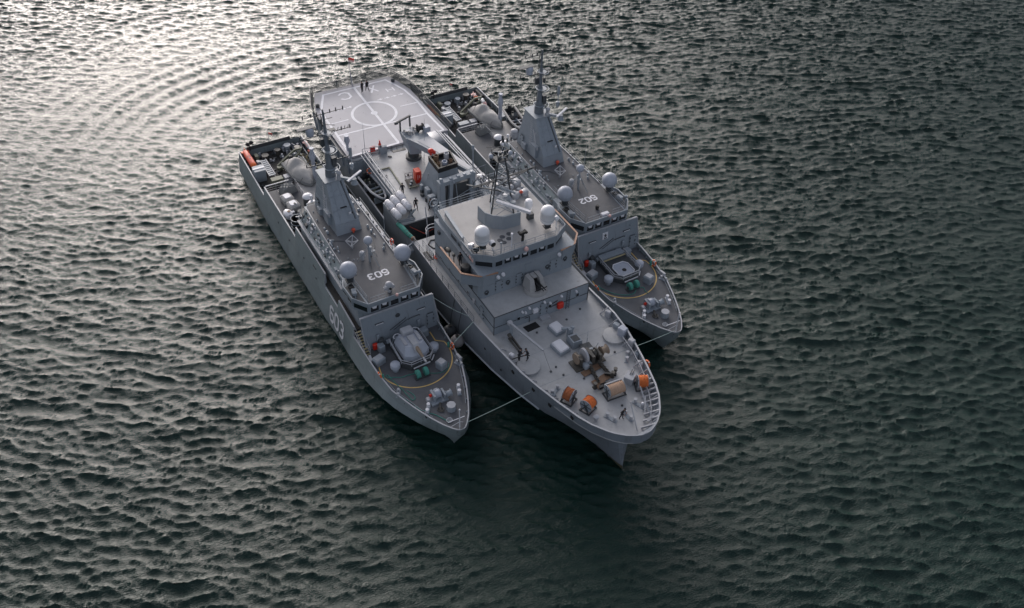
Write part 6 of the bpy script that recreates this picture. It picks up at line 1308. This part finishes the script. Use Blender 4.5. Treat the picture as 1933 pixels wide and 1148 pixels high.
drone(F3, -3.75, 53.2, 3.75, 0, 4.3, .42, 'red_faded', 'orange', 'long orange torpedo shaped drone along the stern quarter of the nearest warship', 'orange')
drone(F3, 4.55, 53.4, 3.5, R(3), 2.2, .26, 'pink_white', 'white', 'pale pink drone on the stern rails of the nearest warship, farther aft of its pair')
drone(F3, 4.5, 51.3, 3.5, R(3), 2.0, .24, 'red', 'pink_white', 'slim red drone on the stern rails of the nearest warship, nearer its mast')
drone(F2, 2.95, 53.2, 3.8, R(-4), 1.7, .3, 'pink_white', 'orange', 'short pinkish drone on the stern rails of the far warship, nearer the stern')
drone(F2, 3.3, 51.2, 3.8, R(-4), 2.1, .3, 'white', 'pink_white', 'whitish drone on the stern rails of the far warship, beside the covered boat')
for (a, c), m_, lb in ((((-4.62, 54.0, 4.34), (-4.64, 51.0, 4.34)), 'red_faded', 'faded red pole lashed to the rail of the far warship, beside the helicopter deck'), (((-4.38, 53.6, 4.32), (-4.4, 50.2, 4.32)), 'yellow', 'yellow pole along the dark work deck of the far warship')):
    b = MB(); b.tube([F2.w(*a), F2.w(*c)], .11, 7); tag(b.o('boat_pole', m_, None), lb, 'pole')
b = MB(); b.cyl((0, 0, 0), .3, 2.2, 12, 'Y'); t = empty('exhaust_hose_reel', F2.w(4.15, 53.0, 3.8), F2.a); b.o('drum', 'rubber', t); c = MB(); c.box((0, 1.1, -.6), (.7, 3.6, .6)); c.o('base', 'dark_grey', t)
tag(t, 'black cylinder on the port stern quarter of the far warship', 'cylinder')

# open boats
def open_boat(F, x, y, z, rz, ln, wd, label, tube_m, gear):
    t = empty('work_boat', F.w(x, y, z), F.a + rz)
    P = []
    for i in range(15):
        u = i / 14; P.append((wd / 2 * (min(1, u / .38) ** .55), -ln / 2 + ln * u, .62 + .22 * max(0, .4 - u)))
    L = [(-a, c, d) for a, c, d in P[::-1]] + P[1:]
    b = MB(); b.tube(L, .16, 7); b.o('gunwale', tube_m, t)
    b = MB(); b.loft([[(-a * .95, c, d - .1), (-a * .7, c, .05), (a * .7, c, .05), (a * .95, c, d - .1)] for a, c, d in P], smooth=False); b.poly([(-P[-1][0] * .95, P[-1][1], .6), (-P[-1][0] * .7, P[-1][1], .05), (P[-1][0] * .7, P[-1][1], .05), (P[-1][0] * .95, P[-1][1], .6)]); b.o('hull', 'dark_grey', t)
    b = MB(); b.rbox((0, ln * .12, .1), (wd * .4, .8, .9), 0, .08); con = b.o('console', 'dark_grey', t); c = MB(); c.poly([(-.3, ln * .12 - .3, 1.0), (.3, ln * .12 - .3, 1.0), (.25, ln * .12 - .1, 1.4), (-.25, ln * .12 - .1, 1.4)]); c.o('windscreen', 'glass', con)
    for k in range(3): b = MB(); b.box((0, -ln * .25 + k * .8, .38), (wd * .85, .28, .07)); b.o('thwart', 'fit_grey', t)
    b = MB(); b.rbox((0, ln / 2 - .1, .3), (.5, .45, .9), 0, .1); b.o('outboard_motor', 'rubber', t)
    b = MB(); rg = random.Random(int(abs(x) * 10))
    for k in range(14): b.rbox((rg.uniform(-.33, .33) * wd, rg.uniform(-.2, .4) * ln, .12), (rg.uniform(.15, .4), rg.uniform(.15, .5), rg.uniform(.2, .5)), rg.random(), .04)
    stuff(b.o('boat_gear', gear, t))
    b = MB(); b.bar((-wd / 2, -ln * .25, -.35), (wd / 2, -ln * .25, -.35), .15, .9); b.bar((-wd / 2, ln * .25, -.35), (wd / 2, ln * .25, -.35), .15, .9); b.o('cradle', 'fit_grey', t)
    return tag(t, label, 'boat')
open_boat(FC, -5.95, 48.9, 5.1, R(3), 6.0, 1.65, 'open dark work boat with a pale gunwale, hung in the side of the support ship', 'pale_grey', 'olive')
open_boat(F2, 4.35, 43.0, 4.9, R(-9), 6.2, 1.9, 'grey inflatable boat with dark gear on the port side of the far warship', 'canvas', 'rubber')
open_boat(F3, 4.1, 41.0, 4.9, R(0), 5.0, 1.5, 'grey inflatable boat on the port side of the nearest warship, behind its mast', 'canvas', 'rubber')

# lifebuoys
def lifebuoy(p, M, label, m_='orange', r=.34):
    b = MB(); b.torus(p, r, .09, 20, 7, M=M); o = b.o('lifebuoy', m_, None)
    c = MB()
    for k in range(4): a = k * math.pi / 2 + .4; c.ball(Vector(p) + M @ Vector((r * math.cos(a), r * math.sin(a), 0)), .105, 8)
    stuff(c.o('band', 'white', o)); return tag(o, label, 'lifebuoy', 'orange lifebuoys')
MX = Matrix(((0, .25, .97), (1, 0, 0), (0, .97, -.25))); MS = Matrix(((0, -.25, -.97), (1, 0, 0), (0, .97, -.25)))
lifebuoy(F3.w(4.3, 8.7, 4.55), MX, 'lifebuoy inside the port bulwark of the nearest warship, beside the yellow ring')
lifebuoy(F3.w(-4.35, 8.5, 4.55), MS, 'lifebuoy inside the starboard bulwark of the nearest warship, beside the yellow ring')
lifebuoy(F2.w(4.3, 8.9, 4.55), MX, 'lifebuoy inside the port bulwark of the far warship, beside the yellow ring')
lifebuoy(F2.w(-4.35, 8.3, 4.55), MS, 'lifebuoy inside the starboard bulwark of the far warship, against the support ship')
lifebuoy((5.6, 5.3, 8.0), MX, 'lifebuoy on the port bulwark of the support ship, above the orange reel', 'orange', .4)
lifebuoy(F2.w(4.9, 41.6, 5.9), Matrix(((1, 0, 0), (0, .5, -.86), (0, .86, .5))), 'lifebuoy standing in the grey inflatable boat of the far warship', 'red_faded')
lifebuoy((-5.3, 51.9, 6.2), Matrix(((1, 0, 0), (0, .8, -.6), (0, .6, .8))), 'lifebuoy at the end of the work boat in the side of the support ship', 'orange')
lifebuoy(F3.w(3.75, 22.6, 9.3), MX, 'lifebuoy on the gallery of the nearest warship, behind its inboard radome', 'red_faded')

# flags, fenders, cart, cabinet
def flag(p, label, sz=.9):
    b = MB(); X_, Y_, Z_ = p; n = 8
    for m_, z0, z1 in ((0, .5, 1.0), (1, 0, .5)):
        b.m = m_; secs = []
        for i in range(n + 1): u = i / n; w_ = .16 * math.sin(u * 7) * u; secs.append([(X_ + sz * 1.05 * u, Y_ + w_ + .012 * s_, Z_ + sz * .75 * z - .28 * u * u) for z, s_ in ((z0, 1), (z1, 1), (z1, -1), (z0, -1))])
        b.loft(secs, closed=True, smooth=False)
    return tag(b.o('flag', ['red', 'white'] if False else ['red', 'pink_white'], None), label, 'flag', 'flags at the sterns')
flag((.1, 71.1, 11.2), 'red and white flag flying over the helicopter deck', .85)
flag(F3.w(.0, 55.8, 5.5), 'small red and white flag at the stern of the nearest warship', .5)
flag(F2.w(-.1, 55.7, 5.5), 'small red and white flag at the stern of the far warship', .45)
for p, m_, lb in (((-7.78, 22.0, 2.6), 'fender', 'pale round fender squeezed between the two hulls'), ((-7.72, 23.9, 2.5), 'dark_grey', 'dark round fender squeezed between the two hulls')):
    t = empty('fender', p); b = MB(); b.lathe([(max(.001, .78 * math.cos(a)), .78 * math.sin(a)) for a in [R(-89 + 178 * i / 12) for i in range(13)]], (0, 0, 0), 18); b.o('ball', m_, t)
    b = MB(); b.cyl((0, 0, .7), .2, .18, 10); b.tube([(0, 0, .8), (.3, .1, 2.6), (.72, .1, 4.7)], .03, 4); b.o('lanyard', 'black', t); tag(t, lb, 'fender', 'round fenders between the hulls')
t = empty('deck_cart', (-2.35, 45.3, ZD), R(-6))
b = MB(); b.box((0, 0, .25), (1.1, 1.7, .12)); b.o('platform', 'black', t)
b = MB(); b.tube([(-.5, .8, .35), (-.5, .8, 1.35), (.5, .8, 1.35), (.5, .8, .35)], .035, 5); b.tube([(-.5, .8, .85), (.5, .8, .85)], .03, 4); b.tube([(-.5, .8, 1.3), (-.5, -.2, .4)], .03, 4); b.o('handle', 'dark_grey', t)
b = MB(); b.bar((-.55, -.9, .32), (.9, -.9, .32), .14, .1); b.o('timber', 'olive', t)
for sx in (-1, 1):
    for sy in (-1, 1): b = MB(); b.lathe([(.12, 0), (.12, .07)], (sx * .45, sy * .65, .12), 10, 'X'); b.o('wheel', 'rubber', t)
b = MB(); b.rbox((.1, .1, .37), (.3, .3, .16), 0, .03); b.rbox((-.2, -.4, .37), (.25, .3, .14), .4, .03); b.o('fastening', 'fit_grey', t)
tag(t, 'low black cart with a tubular handle, beside the red cabinet', 'cart')
t = empty('red_cabinet', (-1.25, 45.7, ZD), R(-6)); b = MB(); b.rbox((0, 0, 0), (.8, 1.0, 1.75), 0, .06); b.o('body', 'red_faded', t)
b = MB(); b.box((0, -.52, .15), (.66, .03, 1.45)); d_ = b.o('door', 'red', t); c = MB(); c.box((-.12, -.55, .6), (.08, .03, .7)); c.box((.12, -.55, .8), (.08, .03, .4)); c.o('door_marking', 'pink_white', d_)
tag(t, 'tall red cabinet standing beside the funnel', 'cabinet')
b = MB(); pts = [(-7.3, 38.5, 7.55), (-7.15, 37.4, 7.65), (-7.0, 36.2, 7.5), (-6.85, 35.3, 7.55)]; t = empty('rolled_net', (0, 0, 0)); b.tube(pts, [.26, .32, .3, .26], 10); b.o('roll', 'rope_green', t)
b = MB()
for k in range(6): p = Vector(pts[0]).lerp(Vector(pts[-1]), .08 + k * .16); b.torus(p + Vector((.03, 0, .03)), .31, .025, 12, 4, 'Y')
stuff(b.o('lashing', 'dark_grey', t)); b = MB(); b.cyl((-6.84, 35.05, 7.55), .28, .22, 12, 'Y'); b.o('end_ring', 'rust', t)
tag(t, 'green rolled net with an orange end, along the rail beside the dark well', 'net roll')

# mooring lines and ropes
def sag(a, c, d, n=12): a, c = Vector(a), Vector(c); return [a.lerp(c, i / n) - Vector((0, 0, d * 4 * (i / n) * (1 - i / n))) for i in range(n + 1)]
def line(a, c, d, m_, label, r=.028):
    b = MB(); b.tube(sag(a, c, d), r, 5); return tag(b.o('mooring_line', m_, None), label, 'mooring line', 'lines between the ships')
line(F3.w(.75, -1.4, 4.47), (-5.95, 8.75, 6.6), .07, 'rope_pale', 'long pale green mooring line from the bow of the nearest warship to the support ship')
line(F2.w(-.4, -1.6, 4.5), (6.35, 8.0, 7.9), .07, 'rope_pale', 'pale green mooring line from the bow of the far warship to the support ship')
line(F3.w(4.45, 8.9, 4.62), (-6.95, 19.6, 7.5), .05, 'rope_pale', 'short green mooring line above the round fenders', .04)
line(F3.w(4.2, 13.2, 8.3), (-7.0, 20.2, 7.6), .25, 'rope_pale', 'thin slack line from the warship front wall to the support ship rail', .025)
def deck_rope(F, pts, z, label, m_='rope_green', r=.04):
    P = [Vector(F.w(x, y, z)) for x, y in pts]; Q = []
    for i in range(len(P) - 1):
        p0, p1, p2, p3 = P[max(i - 1, 0)], P[i], P[i + 1], P[min(i + 2, len(P) - 1)]
        for k in range(4): t_ = k / 4; Q.append(.5 * (2 * p1 + (p2 - p0) * t_ + (2 * p0 - 5 * p1 + 4 * p2 - p3) * t_ ** 2 + (3 * p1 - p0 - 3 * p2 + p3) * t_ ** 3))
    b = MB(); b.tube(Q + [P[-1]], r, 5); return tag(b.o('rope', m_, None), label, 'rope')
deck_rope(F3, [(-.69, 7.3), (-1.65, 7.45), (-2.34, 7.5), (-3.05, 7.87), (-3.57, 8.06), (-3.75, 8.39), (-3.53, 8.51), (-3.42, 8.1), (-3.4, 7.8), (-3.24, 6.96), (-2.99, 5.96), (-2.93, 5.32), (-2.8, 4.64), (-2.7, 4.1), (-2.35, 4.16), (-2.28, 4.6), (-2.45, 5.18), (-2.65, 5.53)], 4.16, 'green rope looped over the yellow ring, on the starboard side of the nearest foredeck')
deck_rope(F3, [(-4.1, 7.13), (-3.79, 5.78), (-3.29, 4.55), (-2.85, 3.59), (-2.55, 2.53), (-2.1, 2.2), (-1.8, 2.0), (-2.0, 1.8), (-1.44, 1.18), (-.67, -.29)], 4.16, 'green rope running along the starboard bulwark to the bow of the nearest warship')
deck_rope(F3, [(.54, 6.62), (1.22, 6.25), (2.01, 6.1), (2.63, 6.4), (3.0, 7.0)], 4.16, 'short green rope from the drums to the port deck box, on the nearest foredeck', r=.03)
deck_rope(F2, [(.1, 6.5), (-.6, 5.9), (-1.6, 6.0), (-2.8, 6.9), (-3.6, 8.2), (-3.9, 9.2)], 4.16, 'green rope trailing from the drums across the far foredeck')
deck_rope(F2, [(.3, 6.5), (.9, 6.2), (.75, 5.6), (.8, 5.1)], 4.16, 'short green rope end in front of the drums on the far foredeck')
